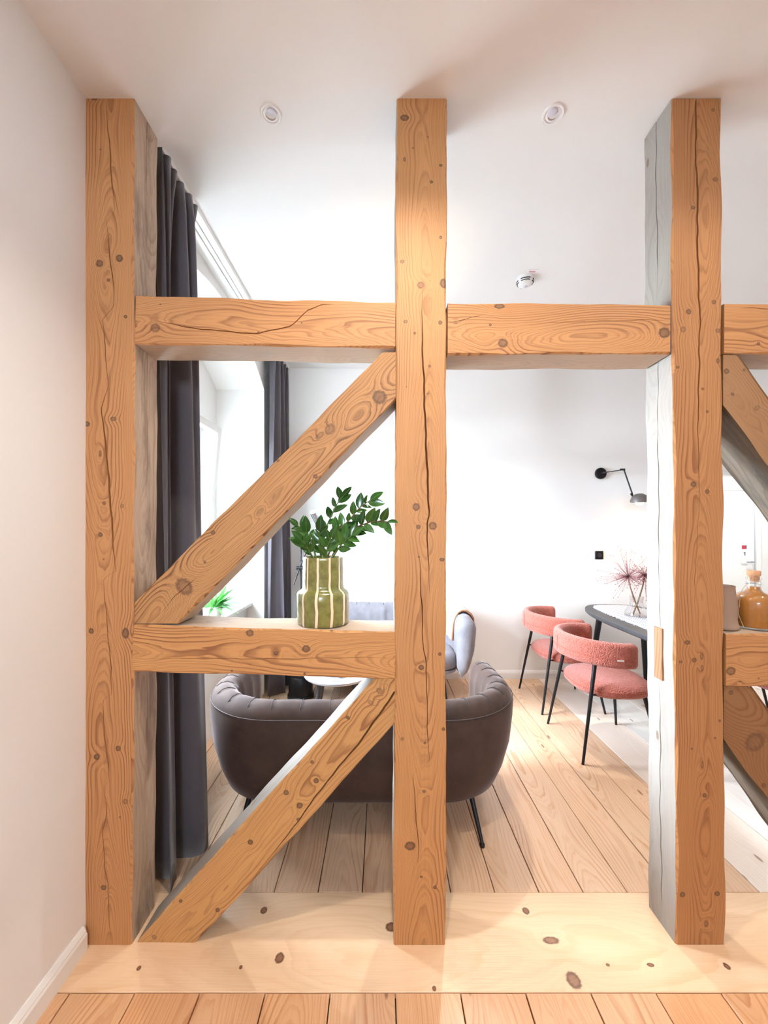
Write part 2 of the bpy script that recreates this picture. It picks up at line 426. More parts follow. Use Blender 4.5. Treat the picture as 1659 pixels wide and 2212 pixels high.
def skirting(name, p0, p1, nrm, label):
    """p0->p1 along the wall foot, nrm points into the room"""
    pr = [(0, 0), (.018, 0), (.018, .058), (.014, .066), (.014, .070), (.009, .078), (.004, .085), (0, .085)]
    p0, p1, nv = Vector(p0), Vector(p1), Vector(nrm)
    vs = [p + nv * a + Vector((0, 0, b)) for p in (p0, p1) for a, b in pr]; k = len(pr)
    fs = [(i, (i + 1) % k, k + (i + 1) % k, k + i) for i in range(k)] + [tuple(range(k)), tuple(range(2 * k - 1, k - 1, -1))]
    return struct(from_data(name, vs, fs, M['gloss_white'], None, False), label, 'baseboard')
skirting('baseboard_left', (XL, YF, 0), (XL, 1.405, 0), (1, 0, 0), 'white moulded baseboard along the left wall')
skirting('baseboard_back', (XL, YB, 0), (DX0 - .02, YB, 0), (0, -1, 0), 'white moulded baseboard along the rear wall')

w2 = struct(thing('fill_window', 'small added window behind the viewer for cool fill light', 'window', (FX0, YF - .05, FZ0)), 'small added window behind the viewer for cool fill light', 'window')  # unseen window, added to give the near room cool fill light
bm = bmesh.new(); fw, fh = FX1 - FX0, FZ1 - FZ0
box(bm, (0, -.03, 0), (.05, .03, fh)); box(bm, (fw - .05, -.03, 0), (fw, .03, fh)); box(bm, (.05, -.03, 0), (fw - .05, .03, .05)); box(bm, (.05, -.03, fh - .05), (fw - .05, .03, fh))
from_bm('window_frame', bm, M['gloss_white'], w2); boxo('pane', (.05, -.004, .05), (fw - .05, .004, fh - .05), M['pane'], w2)
# ---- window: frame, two casements (the far one tilted inwards), panes, sill
win = struct(thing('window_1', 'bright white casement window in the deep left niche', 'window', (JX, (WY0 + WY1) / 2, WZ0)), 'bright white casement window in the deep left niche', 'window')
def rect_frame(bm, y0, y1, z0, z1, w, x0, x1, bev=.006):
    box(bm, (x0, y0, z0), (x1, y0 + w, z1), bev); box(bm, (x0, y1 - w, z0), (x1, y1, z1), bev)
    box(bm, (x0, y0 + w, z0), (x1, y1 - w, z0 + w), bev); box(bm, (x0, y0 + w, z1 - w), (x1, y1 - w, z1), bev)
wh, wwid = WZ1 - WZ0, WY1 - WY0
bm = bmesh.new(); rect_frame(bm, -wwid / 2, wwid / 2, 0, wh, .05, -.09, .0); box(bm, (-.09, -.03, .05), (-.005, .03, wh - .05), .004)
from_bm('window_frame', bm, M['gloss_white'], win)
for k, (y0, y1, tilt) in enumerate(((-wwid / 2 + .04, -.012, 0), (.012, wwid / 2 - .04, R(5.5)))):
    cas = bpy.data.objects.new('casement', None)
    bm = bmesh.new(); rect_frame(bm, y0, y1, 0, wh - .09, .065, -.035, .02)
    cas = from_bm('casement', bm, M['gloss_white'], win); cas.location = (.005 if tilt == 0 else .022, 0, .045); cas.rotation_euler = (0, tilt, 0)
    boxo('pane', (-.012, y0 + .06, .06), (-.006, y1 - .06, wh - .15), M['pane'], cas)
    bm = bmesh.new(); box(bm, (.02, y1 - .045 if k == 0 else y0 + .02, .62), (.032, (y1 - .02) if k == 0 else y0 + .045, .70), .003); box(bm, (.03, (y1 - .042) if k == 0 else y0 + .023, .55), (.044, (y1 - .024) if k == 0 else y0 + .041, .66), .003)
    from_bm('handle', bm, M['plastic'], cas)
boxo('sill', (.0, -(JY1 - JY0) / 2, -.035), (.33, (JY1 - JY0) / 2, -.004), M['gloss_white'], win, .004).location = (0, (JY0 + JY1) / 2 - (WY0 + WY1) / 2, 0)

# ================================================================ TIMBER FRAME
YP0, YP1 = 1.42, 1.57
S = YP0 / FPX
def F(x, y): return Vector(((x - CX) * S, EYE - (y - CY) * S))     # a spot on the front plane of the frame
frame = thing('timber_frame', 'old exposed half-timber frame of knotty reddish beams between the rooms', 'timber frame', (0, (YP0 + YP1) / 2, 0))
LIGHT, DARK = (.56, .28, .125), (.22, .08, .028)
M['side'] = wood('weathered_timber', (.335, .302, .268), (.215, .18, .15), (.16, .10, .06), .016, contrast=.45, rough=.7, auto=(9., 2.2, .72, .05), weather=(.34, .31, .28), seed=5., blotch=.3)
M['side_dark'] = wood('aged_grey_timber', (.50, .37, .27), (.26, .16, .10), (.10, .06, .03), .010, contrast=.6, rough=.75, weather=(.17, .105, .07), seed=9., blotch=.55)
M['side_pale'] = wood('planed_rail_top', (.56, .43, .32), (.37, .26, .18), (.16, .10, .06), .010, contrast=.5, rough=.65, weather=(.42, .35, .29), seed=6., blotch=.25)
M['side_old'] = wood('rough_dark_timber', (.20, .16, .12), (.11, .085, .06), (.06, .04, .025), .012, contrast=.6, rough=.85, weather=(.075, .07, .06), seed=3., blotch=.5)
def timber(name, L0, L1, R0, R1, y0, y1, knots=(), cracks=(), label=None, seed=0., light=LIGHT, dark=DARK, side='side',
           wobble=.0016, cut=(), bulge=None, ring=.0062, contrast=.85, cx=.01, swirl=.012, wob=.06, step=.016, cham=.005, tenon=0., sidecrack=False):
    """L0-L1 / R0-R1: the two long edges of the front face in picture spots; grain runs from 0 to 1"""
    l0, l1, r0, r1 = F(*L0), F(*L1), F(*R0), F(*R1)
    a = (l0 + r0) / 2; b = (l1 + r1) / 2; d = (b - a).normalized(); xa = Vector((d.y, -d.x)); Ln = (b - a).length
    def loc(p): q = F(*p) - a; return q.dot(xa), q.dot(d)
    (lx0, lz0), (lx1, lz1), (rx0, rz0), (rx1, rz1) = loc(L0), loc(L1), loc(R0), loc(R1)
    z0 = min(lz0, rz0, 0); z1 = max(lz1, rz1, Ln)
    rng = random.Random(seed * 13 + 1)
    ph = [rng.uniform(0, 6.28) for _ in range(12)]
    def wb(k, z): return wobble * (math.sin(z * 5.3 + ph[k]) + .6 * math.sin(z * 13.1 + ph[k + 1]) + .35 * math.sin(z * 41 + ph[k + 2]))
    crk = []
    for cr in cracks:
        pts = sorted([(loc((px, py))[1], loc((px, py))[0], w * S) for px, py, w in cr]); crk.append(pts)
    def at(pts, z):
        if z <= pts[0][0]: return pts[0][1], 0.
        if z >= pts[-1][0]: return pts[-1][1], 0.
        for (za, xa_, wa), (zb, xb, wb_) in zip(pts, pts[1:]):
            if za <= z <= zb:
                t = (z - za) / max(1e-6, zb - za); return xa_ + (xb - xa_) * t, wa + (wb_ - wa) * t
    D = y1 - y0
    N = max(4, int((z1 - z0) / step)); vs, fs, mi = [], [], []
    per = None
    for i in range(N + 1):
        z = z0 + (z1 - z0) * i / N; t = (z - z0) / (z1 - z0)
        L = lx0 + (lx1 - lx0) * t + wb(0, z); Rr = rx0 + (rx1 - rx0) * t + wb(3, z)
        if bulge: L += bulge[0] * math.sin(math.pi * t); Rr += bulge[1] * math.sin(math.pi * t)
        c = cham * (1 + .5 * math.sin(z * 17 + ph[6])); yy = wb(6, z) * .6; row = [(L + c, yy)]
        cs = []
        for pts in crk:
            xq, w = at(pts, z); xq += .0012 * math.sin(z * 37 + ph[8]) + .0007 * math.sin(z * 91 + ph[9])
            cs.append((xq, w))
        cs.sort()
        last = L + c
        for xq, w in cs:
            xq = max(last + .006, min(Rr - c - .006, xq)); h = max(w / 2, .0001)
            dep = min(.03, w * 4.) if w > .0004 else 0
            row += [((last + xq) / 2, yy), (xq - h, yy), (xq + h * .3, yy + dep), (xq + h, yy)]; last = xq + h
        row += [((last + Rr - c) / 2, yy), (Rr - c, yy)]
        nf = len(row)
        dm = D * .52 + wb(5, z) * 2.2; sg = max(0., min(.0022, .0016 + wb(4, z))) if sidecrack else 0.
        row += [(Rr, yy + c), (Rr, dm - sg - .0002), (Rr - sg * 3.5, dm), (Rr, dm + sg + .0002), (Rr, D - c), (Rr - c, D), (L + c, D), (L, D - c), (L, dm + sg + .0002), (L + sg * 3.5, dm), (L, dm - sg - .0002), (L, yy + c)]
        per = len(row); vs += [(p, q, z) for p, q in row]
    for i in range(N):
        for k in range(per):
            k2 = (k + 1) % per; fs.append((i * per + k, i * per + k2, (i + 1) * per + k2, (i + 1) * per + k))
    fs.append(tuple(range(per))); fs.append(tuple(N * per + k for k in range(per)))
    bm = bmesh.new(); bv = [bm.verts.new(v) for v in vs]; bm.verts.ensure_lookup_table()
    for f in fs:
        try:
            nf_ = bm.faces.new([bv[j] for j in f])
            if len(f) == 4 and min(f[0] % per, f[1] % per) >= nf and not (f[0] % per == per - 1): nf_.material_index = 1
        except ValueError: pass
    bmesh.ops.recalc_face_normals(bm, faces=bm.faces)
    if tenon:
        for zz in (z0, z1): box(bm, ((lx0 + lx1) / 2 + .02, .03, zz - tenon), ((rx0 + rx1) / 2 - .02, D - .03, zz + tenon))
    # cut planes given as picture line: (point, outward direction in front-plane axes)
    for (p, nx, nz) in cut:
        q = F(*p) - a; nv = Vector((nx, nz)).normalized()
        co = (q.dot(xa), 0, q.dot(d)); no = (nv.dot(xa), 0, nv.dot(d))
        g = bmesh.ops.bisect_plane(bm, geom=list(bm.verts) + list(bm.edges) + list(bm.faces), plane_co=co, plane_no=no, clear_outer=True)
        es = [e for e in g['geom_cut'] if isinstance(e, bmesh.types.BMEdge)]
        try: bmesh.ops.triangle_fill(bm, use_beauty=True, edges=es)
        except Exception: pass
    kn = []
    for kq in knots:
        px, py, r = kq[:3]; r2 = kq[3] if len(kq) > 3 else r; ks = kq[4] if len(kq) > 4 else .85
        lx, lz = loc((px, py))
        horiz = abs(d.x) > abs(d.y) and abs(d.y) < .3
        rx_, rz_ = (r2 * S, r * S) if horiz else (r * S, r2 * S)
        kn.append((lx, lz, rx_ * .92, rz_ * .92, ks))
    light = (light[0], light[1] * .97, light[2] * .84)
    mat = wood('timber_' + name, light, dark, ring=ring, knots=kn, seed=seed, contrast=contrast, cx=cx, rough=.62, swirl=swirl, wob=wob)
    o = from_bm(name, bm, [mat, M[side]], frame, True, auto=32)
    ori = Vector((a.x, y0, a.y))
    o.matrix_local = frame.matrix_basis.inverted() @ Matrix(((xa.x, 0, d.x, ori.x), (0, 1, 0, ori.y), (xa.y, 0, d.y, ori.z), (0, 0, 0, 1)))
    if label: o['label'] = label
    return o

k1 = [(215, 569, 8), (258, 558, 8), (234, 605, 4), (271, 684, 4), (217, 323, 2), (204, 212, 7, 4), (188, 916, 6), (217, 980, 3, 8, .6), (225, 1087, 4), (217, 1155, 5), (264, 1093, 4, 5, .5),
      (197, 1363, 6), (271, 1368, 8, 12), (182, 1380, 2), (245, 905, 7, 5, .7), (224, 1208, 2), (209, 1635, 7), (255, 1617, 6), (271, 1731, 6, 6, .5), (224, 1917, 6), (177, 1869, 3), (259, 1765, 2)]
c1 = [(226, 207, .3), (236, 304, 2.5), (242, 390, 3.2), (249, 460, .4), (231, 474, .4), (236, 548, 2.8), (244, 600, 2.2), (247, 660, 1.2), (222, 690, 1.2), (228, 770, 2), (233, 833, 1.2), (219, 880, 2), (221, 905, 3),
      (229, 968, 4.5), (237, 1068, 5), (244, 1166, 4), (250, 1237, .8), (224, 1246, .6), (228, 1307, 2), (232, 1361, 2.2), (239, 1443, 2.5), (241, 1500, .7), (221, 1512, .7), (226, 1595, 2.5), (233, 1652, 2.5), (236, 1690, .5),
      (224, 1698, .5), (231, 1758, 2), (222, 1800, 1.2), (228, 1880, 2), (235, 1912, 2), (232, 1925, 2), (238, 2010, 1.5), (240, 2040, .3)]
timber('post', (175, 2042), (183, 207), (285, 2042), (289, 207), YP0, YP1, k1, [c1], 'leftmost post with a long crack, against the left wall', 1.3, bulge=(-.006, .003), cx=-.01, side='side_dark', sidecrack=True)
k2 = [(874, 254, 10, 7), (924, 295, 2), (892, 319, 2), (932, 393, 3.5), (909, 616, 8, 8, .6), (958, 612, 8, 11), (876, 695, 5, 4, .6), (951, 697, 4.5), (896, 720, 3), (928, 791, 3), (874, 344, 3, 5, .7), (952, 357, 4, 3), (952, 513, 3, 4), (869, 565, 5, 4, .7),
      (899, 1095, 8, 9, .75), (904, 1138, 5), (935, 1136, 9, 9, .7), (955, 1209, 6, 4), (905, 1203, 2.5), (878, 835, 1.5), (924, 850, 2), (910, 1442, 6), (950, 1413, 4), (886, 1827, 12, 10), (939, 1916, 4), (910, 1893, 3), (918, 1605, 3), (916, 1710, 4, 3), (958, 1575, 4), (869, 1596, 4, 4, .5)]
c2a = [(912, 625, .3), (912, 742, 2.5), (915, 805, 3.8), (919, 922, 4.2), (924, 1044, 4.6), (927, 1112, 3.5), (922, 1131, 3), (924, 1180, 2.6), (927, 1261, .8), (930, 1300, 0), (944, 1400, 0), (948, 2042, 0)]
c2b = [(885, 207, 0), (898, 1180, 0), (906, 1205, .5), (908, 1250, 1.6), (911, 1307, 2.5), (914, 1396, 1.6), (920, 1432, 2.2), (922, 1495, 1.6), (924, 1590, 1.5), (927, 1647, .3), (893, 1669, .3), (896, 1732, 1.6), (904, 1824, 1.6), (903, 1865, .3)]
timber('post', (850, 2043), (857, 212), (963, 2043), (965, 212), YP0, YP1, k2, [c2a, c2b], 'middle post with a wide dark split at its centre', 2.1, light=(.575, .295, .13), contrast=.62, cx=.02)
k3 = [(1497, 449, 4.5), (1545, 388, 6, 5, .6), (1540, 238, 4, 4, .6), (1488, 673, 6), (1476, 711, 6, 7, .5), (1543, 652, 5, 5, .7), (1551, 714, 5, 5, .6), (1497, 1046, 6), (1527, 1062, 5), (1485, 1388, 6.5, 5), (1518, 840, 3), (1528, 889, 3), (1464, 793, 4, 3), (1551, 779, 4, 6),
      (1500, 1426, 5), (1516, 1418, 4, 8, .6), (1517, 1443, 3, 7, .6), (1471, 1430, 4, 3), (1522, 1718, 5), (1474, 1932, 6), (1549, 1930, 5.5), (1555, 1557, 3), (1494, 1617, 2.5), (1517, 1652, 3, 10, .6), (1544, 1594, 2.5), (1526, 1996, 5, 8, .6)]
c3 = [(1503, 212, 3.6), (1503, 295, 4.5), (1502, 314, 2.4), (1505, 390, 4), (1508, 436, 5), (1505, 471, 4), (1507, 547, 4), (1510, 620, 4), (1512, 675, 3.5), (1513, 696, 2.6), (1510, 760, 3.2), (1511, 800, 3.4), (1509, 853, 2.6), (1508, 925, 2), (1509, 1016, 1.5), (1511, 1066, .8), (1505, 1180, .9), (1502, 1233, 1), (1500, 1330, .3)]
timber('post', (1462, 2044), (1450, 214), (1568, 2044), (1558, 214), YP0, YP1, k3, [c3], 'right post with a bleached side face and a black vertical crack', 3.4, light=(.475, .228, .098), contrast=.9, cx=.015, sidecrack=True)
timber('post', (2040, 2044), (2040, 214), (2148, 2044), (2148, 214), YP0, YP1, (), (), 'post at the far right end of the frame', 7.7)
# upper cross beams
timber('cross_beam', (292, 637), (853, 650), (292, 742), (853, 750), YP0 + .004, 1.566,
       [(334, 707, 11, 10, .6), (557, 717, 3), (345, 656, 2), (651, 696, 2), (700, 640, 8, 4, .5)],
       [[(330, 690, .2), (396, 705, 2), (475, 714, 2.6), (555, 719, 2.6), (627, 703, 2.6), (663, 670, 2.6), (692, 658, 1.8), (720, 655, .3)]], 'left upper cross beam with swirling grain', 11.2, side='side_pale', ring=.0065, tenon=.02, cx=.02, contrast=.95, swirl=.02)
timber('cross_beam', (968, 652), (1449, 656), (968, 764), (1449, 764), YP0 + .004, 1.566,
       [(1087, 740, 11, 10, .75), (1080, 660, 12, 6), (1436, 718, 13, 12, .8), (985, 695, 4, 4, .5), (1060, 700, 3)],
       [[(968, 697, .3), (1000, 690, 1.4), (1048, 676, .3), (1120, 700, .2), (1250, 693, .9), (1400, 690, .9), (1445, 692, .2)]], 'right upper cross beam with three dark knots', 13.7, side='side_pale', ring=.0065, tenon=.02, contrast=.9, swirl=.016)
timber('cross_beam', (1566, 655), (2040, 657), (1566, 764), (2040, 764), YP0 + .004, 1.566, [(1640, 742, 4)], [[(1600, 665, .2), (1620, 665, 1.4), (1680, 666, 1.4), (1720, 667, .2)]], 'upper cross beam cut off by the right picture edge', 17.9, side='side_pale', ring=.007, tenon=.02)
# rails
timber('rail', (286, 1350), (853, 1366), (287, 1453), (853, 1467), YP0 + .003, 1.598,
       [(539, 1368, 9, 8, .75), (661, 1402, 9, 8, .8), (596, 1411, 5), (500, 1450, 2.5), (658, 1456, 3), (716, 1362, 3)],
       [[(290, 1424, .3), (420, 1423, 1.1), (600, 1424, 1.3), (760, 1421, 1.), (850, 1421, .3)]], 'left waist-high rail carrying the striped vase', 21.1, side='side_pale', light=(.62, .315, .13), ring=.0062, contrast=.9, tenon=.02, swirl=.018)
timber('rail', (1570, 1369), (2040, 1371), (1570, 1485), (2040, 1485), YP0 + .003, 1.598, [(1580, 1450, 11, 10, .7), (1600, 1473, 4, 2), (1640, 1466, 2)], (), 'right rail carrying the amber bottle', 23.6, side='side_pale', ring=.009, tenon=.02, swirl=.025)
# braces
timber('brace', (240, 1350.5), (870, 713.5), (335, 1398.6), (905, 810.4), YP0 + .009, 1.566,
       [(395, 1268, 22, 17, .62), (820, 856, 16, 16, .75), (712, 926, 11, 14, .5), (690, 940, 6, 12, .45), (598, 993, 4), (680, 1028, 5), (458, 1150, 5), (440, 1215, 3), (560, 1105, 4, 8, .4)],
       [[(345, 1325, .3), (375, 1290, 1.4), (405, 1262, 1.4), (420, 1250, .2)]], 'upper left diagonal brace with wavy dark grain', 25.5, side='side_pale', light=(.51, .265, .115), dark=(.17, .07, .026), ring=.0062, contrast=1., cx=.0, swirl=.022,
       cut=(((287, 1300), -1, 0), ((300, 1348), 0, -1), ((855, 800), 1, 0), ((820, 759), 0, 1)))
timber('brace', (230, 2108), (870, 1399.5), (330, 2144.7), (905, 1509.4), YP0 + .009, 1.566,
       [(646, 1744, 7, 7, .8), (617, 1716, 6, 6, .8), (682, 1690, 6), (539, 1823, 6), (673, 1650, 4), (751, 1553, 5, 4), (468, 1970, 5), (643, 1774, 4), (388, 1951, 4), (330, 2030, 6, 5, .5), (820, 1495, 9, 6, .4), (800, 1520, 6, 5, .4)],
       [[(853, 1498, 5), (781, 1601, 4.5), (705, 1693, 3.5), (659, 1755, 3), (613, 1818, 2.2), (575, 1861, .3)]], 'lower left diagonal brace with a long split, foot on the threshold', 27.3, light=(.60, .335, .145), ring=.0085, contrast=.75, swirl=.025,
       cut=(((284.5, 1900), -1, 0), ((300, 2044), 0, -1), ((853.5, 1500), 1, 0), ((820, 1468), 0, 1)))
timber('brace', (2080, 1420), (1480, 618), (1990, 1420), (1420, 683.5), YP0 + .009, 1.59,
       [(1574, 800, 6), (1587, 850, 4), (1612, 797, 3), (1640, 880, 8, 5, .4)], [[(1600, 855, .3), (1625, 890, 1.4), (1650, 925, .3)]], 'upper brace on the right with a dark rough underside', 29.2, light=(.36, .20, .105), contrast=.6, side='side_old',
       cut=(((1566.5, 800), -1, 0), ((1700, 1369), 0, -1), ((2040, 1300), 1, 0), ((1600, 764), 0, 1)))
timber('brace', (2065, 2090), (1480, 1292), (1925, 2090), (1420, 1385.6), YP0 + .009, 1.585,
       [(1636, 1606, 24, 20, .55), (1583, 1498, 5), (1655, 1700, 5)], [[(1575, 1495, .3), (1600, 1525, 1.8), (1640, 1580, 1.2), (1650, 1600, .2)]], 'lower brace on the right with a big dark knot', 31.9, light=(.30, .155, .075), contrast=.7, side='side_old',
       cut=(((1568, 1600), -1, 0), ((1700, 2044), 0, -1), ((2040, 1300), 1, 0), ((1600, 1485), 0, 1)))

# filled mortise in the left side of the right post, carpenter's marks on the lower brace
mo = boxo('mortise_patch', (1.0640, 1.476, .944), (1.09, 1.518, 1.141), wood('mortise_wood', (.36, .17, .075), (.2, .08, .03), seed=2.), frame, .001)
mo.location = -Vector(frame.location); mo['label'] = 'brown wood patch filling an old mortise'
dk = plain('cut_line', (.30, .15, .06), .9)
for (mx, my, w_, h_) in ((829, 1486, 13, 13), (824, 1500, 12, 9), (812, 1520, 13, 13)):
    c_ = F(mx, my); ww, hh = w_ * S / 2, h_ * S / 2; q = .0009
    ring_ = [Vector((x_ * ww + z_ * .25 * ww, 0, z_ * hh)) for x_, z_ in ((-1, -1), (1, -1), (1, 1), (-1, 1), (-1, -1))]
    mk_ = tube('carved_mark', ring_, q, dk, frame, 5); mk_.location = Vector((c_.x, YP0 + .009, c_.y)) - Vector(frame.location)

# ================================================================ LIGHT FITTINGS
def spot(parent, loc, power, angle=R(150), blend=.8, col=WARM, aim=None, size=.03):
    l = bpy.data.lights.new('bulb', 'SPOT'); l.energy = power; l.color = col; l.spot_size = angle; l.spot_blend = blend; l.shadow_soft_size = size
    o = bpy.data.objects.new('bulb', l); C.objects.link(o); o.parent = parent; o.location = loc
    if aim is not None: o.rotation_euler = Vector(aim).to_track_quat('-Z', 'Y').to_euler()
    return o
M['lamp_on'] = emit('lit_lens', WARM, 18.)
def downlight(x, y, z, label, lit=0., tilt=(0, 0), group='recessed ceiling downlights', cone=(R(150), .8, WARM)):
    t = thing('downlight', label, 'downlight', (x, y, z), 0, group)
    lathe('trim_ring', [(.030, .001), (.0405, .001), (.0405, -.003), (.038, -.0055), (.031, -.0045), (.0285, 0.), (.0285, .001)], M['plastic'], t, 28, caps=False)
    g = lathe('lens', [(.0005, -.0062), (.016, -.006), (.019, -.004), (.0195, .002), (.0195, .006)], M['lamp_on'] if lit else M['lens'], t, 24)
    g.rotation_euler = (tilt[0], tilt[1], 0); g.location = (tilt[1] * .03, -.008 if tilt[0] else 0, 0)
    c = lathe('gimbal', [(.020, -.0035), (.0285, -.002), (.0285, .001), (.020, .001)], M['plastic'], t, 24, caps=False)
    if lit: spot(t, (0, 0, -.012), lit, *cone)
    return t
downlight(-.42, 1.475, ZC, 'unlit round ceiling downlight between the left and middle posts', 0, (R(14), R(10)))
downlight(.6515, 1.475, ZC, 'unlit round ceiling downlight between the middle and right posts', 0, (R(14), R(-10)))
for i, x in enumerate((.06, 1.20, 2.34)):
    w = ('left', 'middle', 'right')[i]
    downlight(x, .84, ZC, 'lit %s downlight in the near ceiling in front of the posts' % w, SUN_DOWN_FRONT * (1., .4, .4)[i], cone=(R(125), .7, WARM))
    downlight(x, -1.0, ZC, 'lit %s downlight in the near ceiling far behind the viewer' % w, SUN_DOWN_FRONT * .2)
for i, x in enumerate((-.45, .68, 1.81)):
    w = ('left', 'middle', 'right')[i]
    downlight(x, 3.15, ZCB, 'lit %s downlight in the rear ceiling above the seating' % w, SUN_DOWN_BACK * (.3, 1., .45)[i], cone=(R(84), .8, (1., .98, .95), (0, -.27, -1)))
ht = thing('hall_fill_lamp', 'added round ceiling lamp that brightens the hallway', 'ceiling lamp', (4.6, 4.8, 2.6))  # out of view, added to light the hallway
lathe('diffuser', [(.001, -.06), (.10, -.055), (.14, -.03), (.15, 0)], emit('lit_diffuser', (.95, .97, 1.), 6.), ht, 24)
hl = bpy.data.lights.new('bulb', 'AREA'); hl.shape = 'DISK'; hl.size = .28; hl.energy = HALL; hl.color = (.92, .96, 1.)
ho = bpy.data.objects.new('bulb', hl); C.objects.link(ho); ho.parent = ht; ho.location = (0, 0, -.065)

# ================================================================ CURTAINS AND RAIL
cr = thing('curtain_rail', 'white grooved curtain rail along the ceiling by the window', 'curtain rail', (-.98, 2.77, ZCB))
bm = bmesh.new(); ln = (YB - YT) / 2 - .02
for x0, x1, dz in ((-.05, -.022, .022), (-.022, -.012, .010), (-.012, .010, .022), (.010, .018, .010), (.018, .053, .024)): box(bm, (x0, -ln, -dz), (x1, ln, 0))
from_bm('track', bm, M['gloss_white'], cr)
def curtain(name, label, y0, y1, xc, ztop, bot, top, nf_top, nf_bot, amp_t, amp_b, ph, phb, flare, group, grow=False):
    nu, nz = 150, 26; vs, fs = [], []
    for j in range(nz + 1):
        h = j / nz; z = ztop + (.012 - ztop) * h; e = h ** .55
        for i in range(nu + 1):
            u = i / nu; y = y0 + (y1 - y0) * u
            wt = math.cos(2 * math.pi * nf_top * u + ph); wb_ = math.cos(2 * math.pi * nf_bot * u + phb)
            wb_ = math.copysign(abs(wb_) ** .7, wb_)
            x = xc + flare * e + (1 - e) * amp_t * wt + e * (amp_b * wb_ * ((.45 + .68 * u) if wb_ > 0 and grow else .8) + .010 * math.cos(2 * math.pi * nf_bot * 3 * u + 1.)) + .004 * math.sin(7 * h + 9 * u)
            y += (1 - e) * .006 * math.sin(2 * math.pi * nf_top * 2 * u) + e * .018 * math.sin(2 * math.pi * nf_bot * 2 * u + phb)
            vs.append((x, y, z))
    for j in range(nz):
        for i in range(nu):
            a = j * (nu + 1) + i; fs.append((a, a + 1, a + nu + 2, a + nu + 1))
    t = thing(name, label, 'curtain', (xc, (y0 + y1) / 2, 0), 0, group)
    o = from_data('fabric', [(v[0] - xc, v[1] - (y0 + y1) / 2, v[2]) for v in vs], fs, M['curtain'], t)
    s = o.modifiers.new('thickness', 'SOLIDIFY'); s.thickness = .003; s.offset = 0
    # heading tape with hooks at the top
    for k in range(int(nf_top)):
        u = (k + .5) / nf_top; yy = y0 + (y1 - y0) * u - (y0 + y1) / 2
        tube('glider', [(0, yy, ztop - .03), (0, yy, ztop + .004)], .003, M['plastic'], t, 6)
    return t
curtain('curtain', 'dark grey floor-length curtain just behind the leftmost post', 1.620, 1.935, -.957, 3.124, 0, 0, 5, 1.5, .042, .118, 0.2, -.35, .022, 'grey curtains at the window', True)
curtain('curtain', 'grey floor-length curtain at the far end of the window', 3.49, 3.89, -.975, 3.124, 0, 0, 5, 2.5, .04, .075, 0.4, 2.6, .02, 'grey curtains at the window')

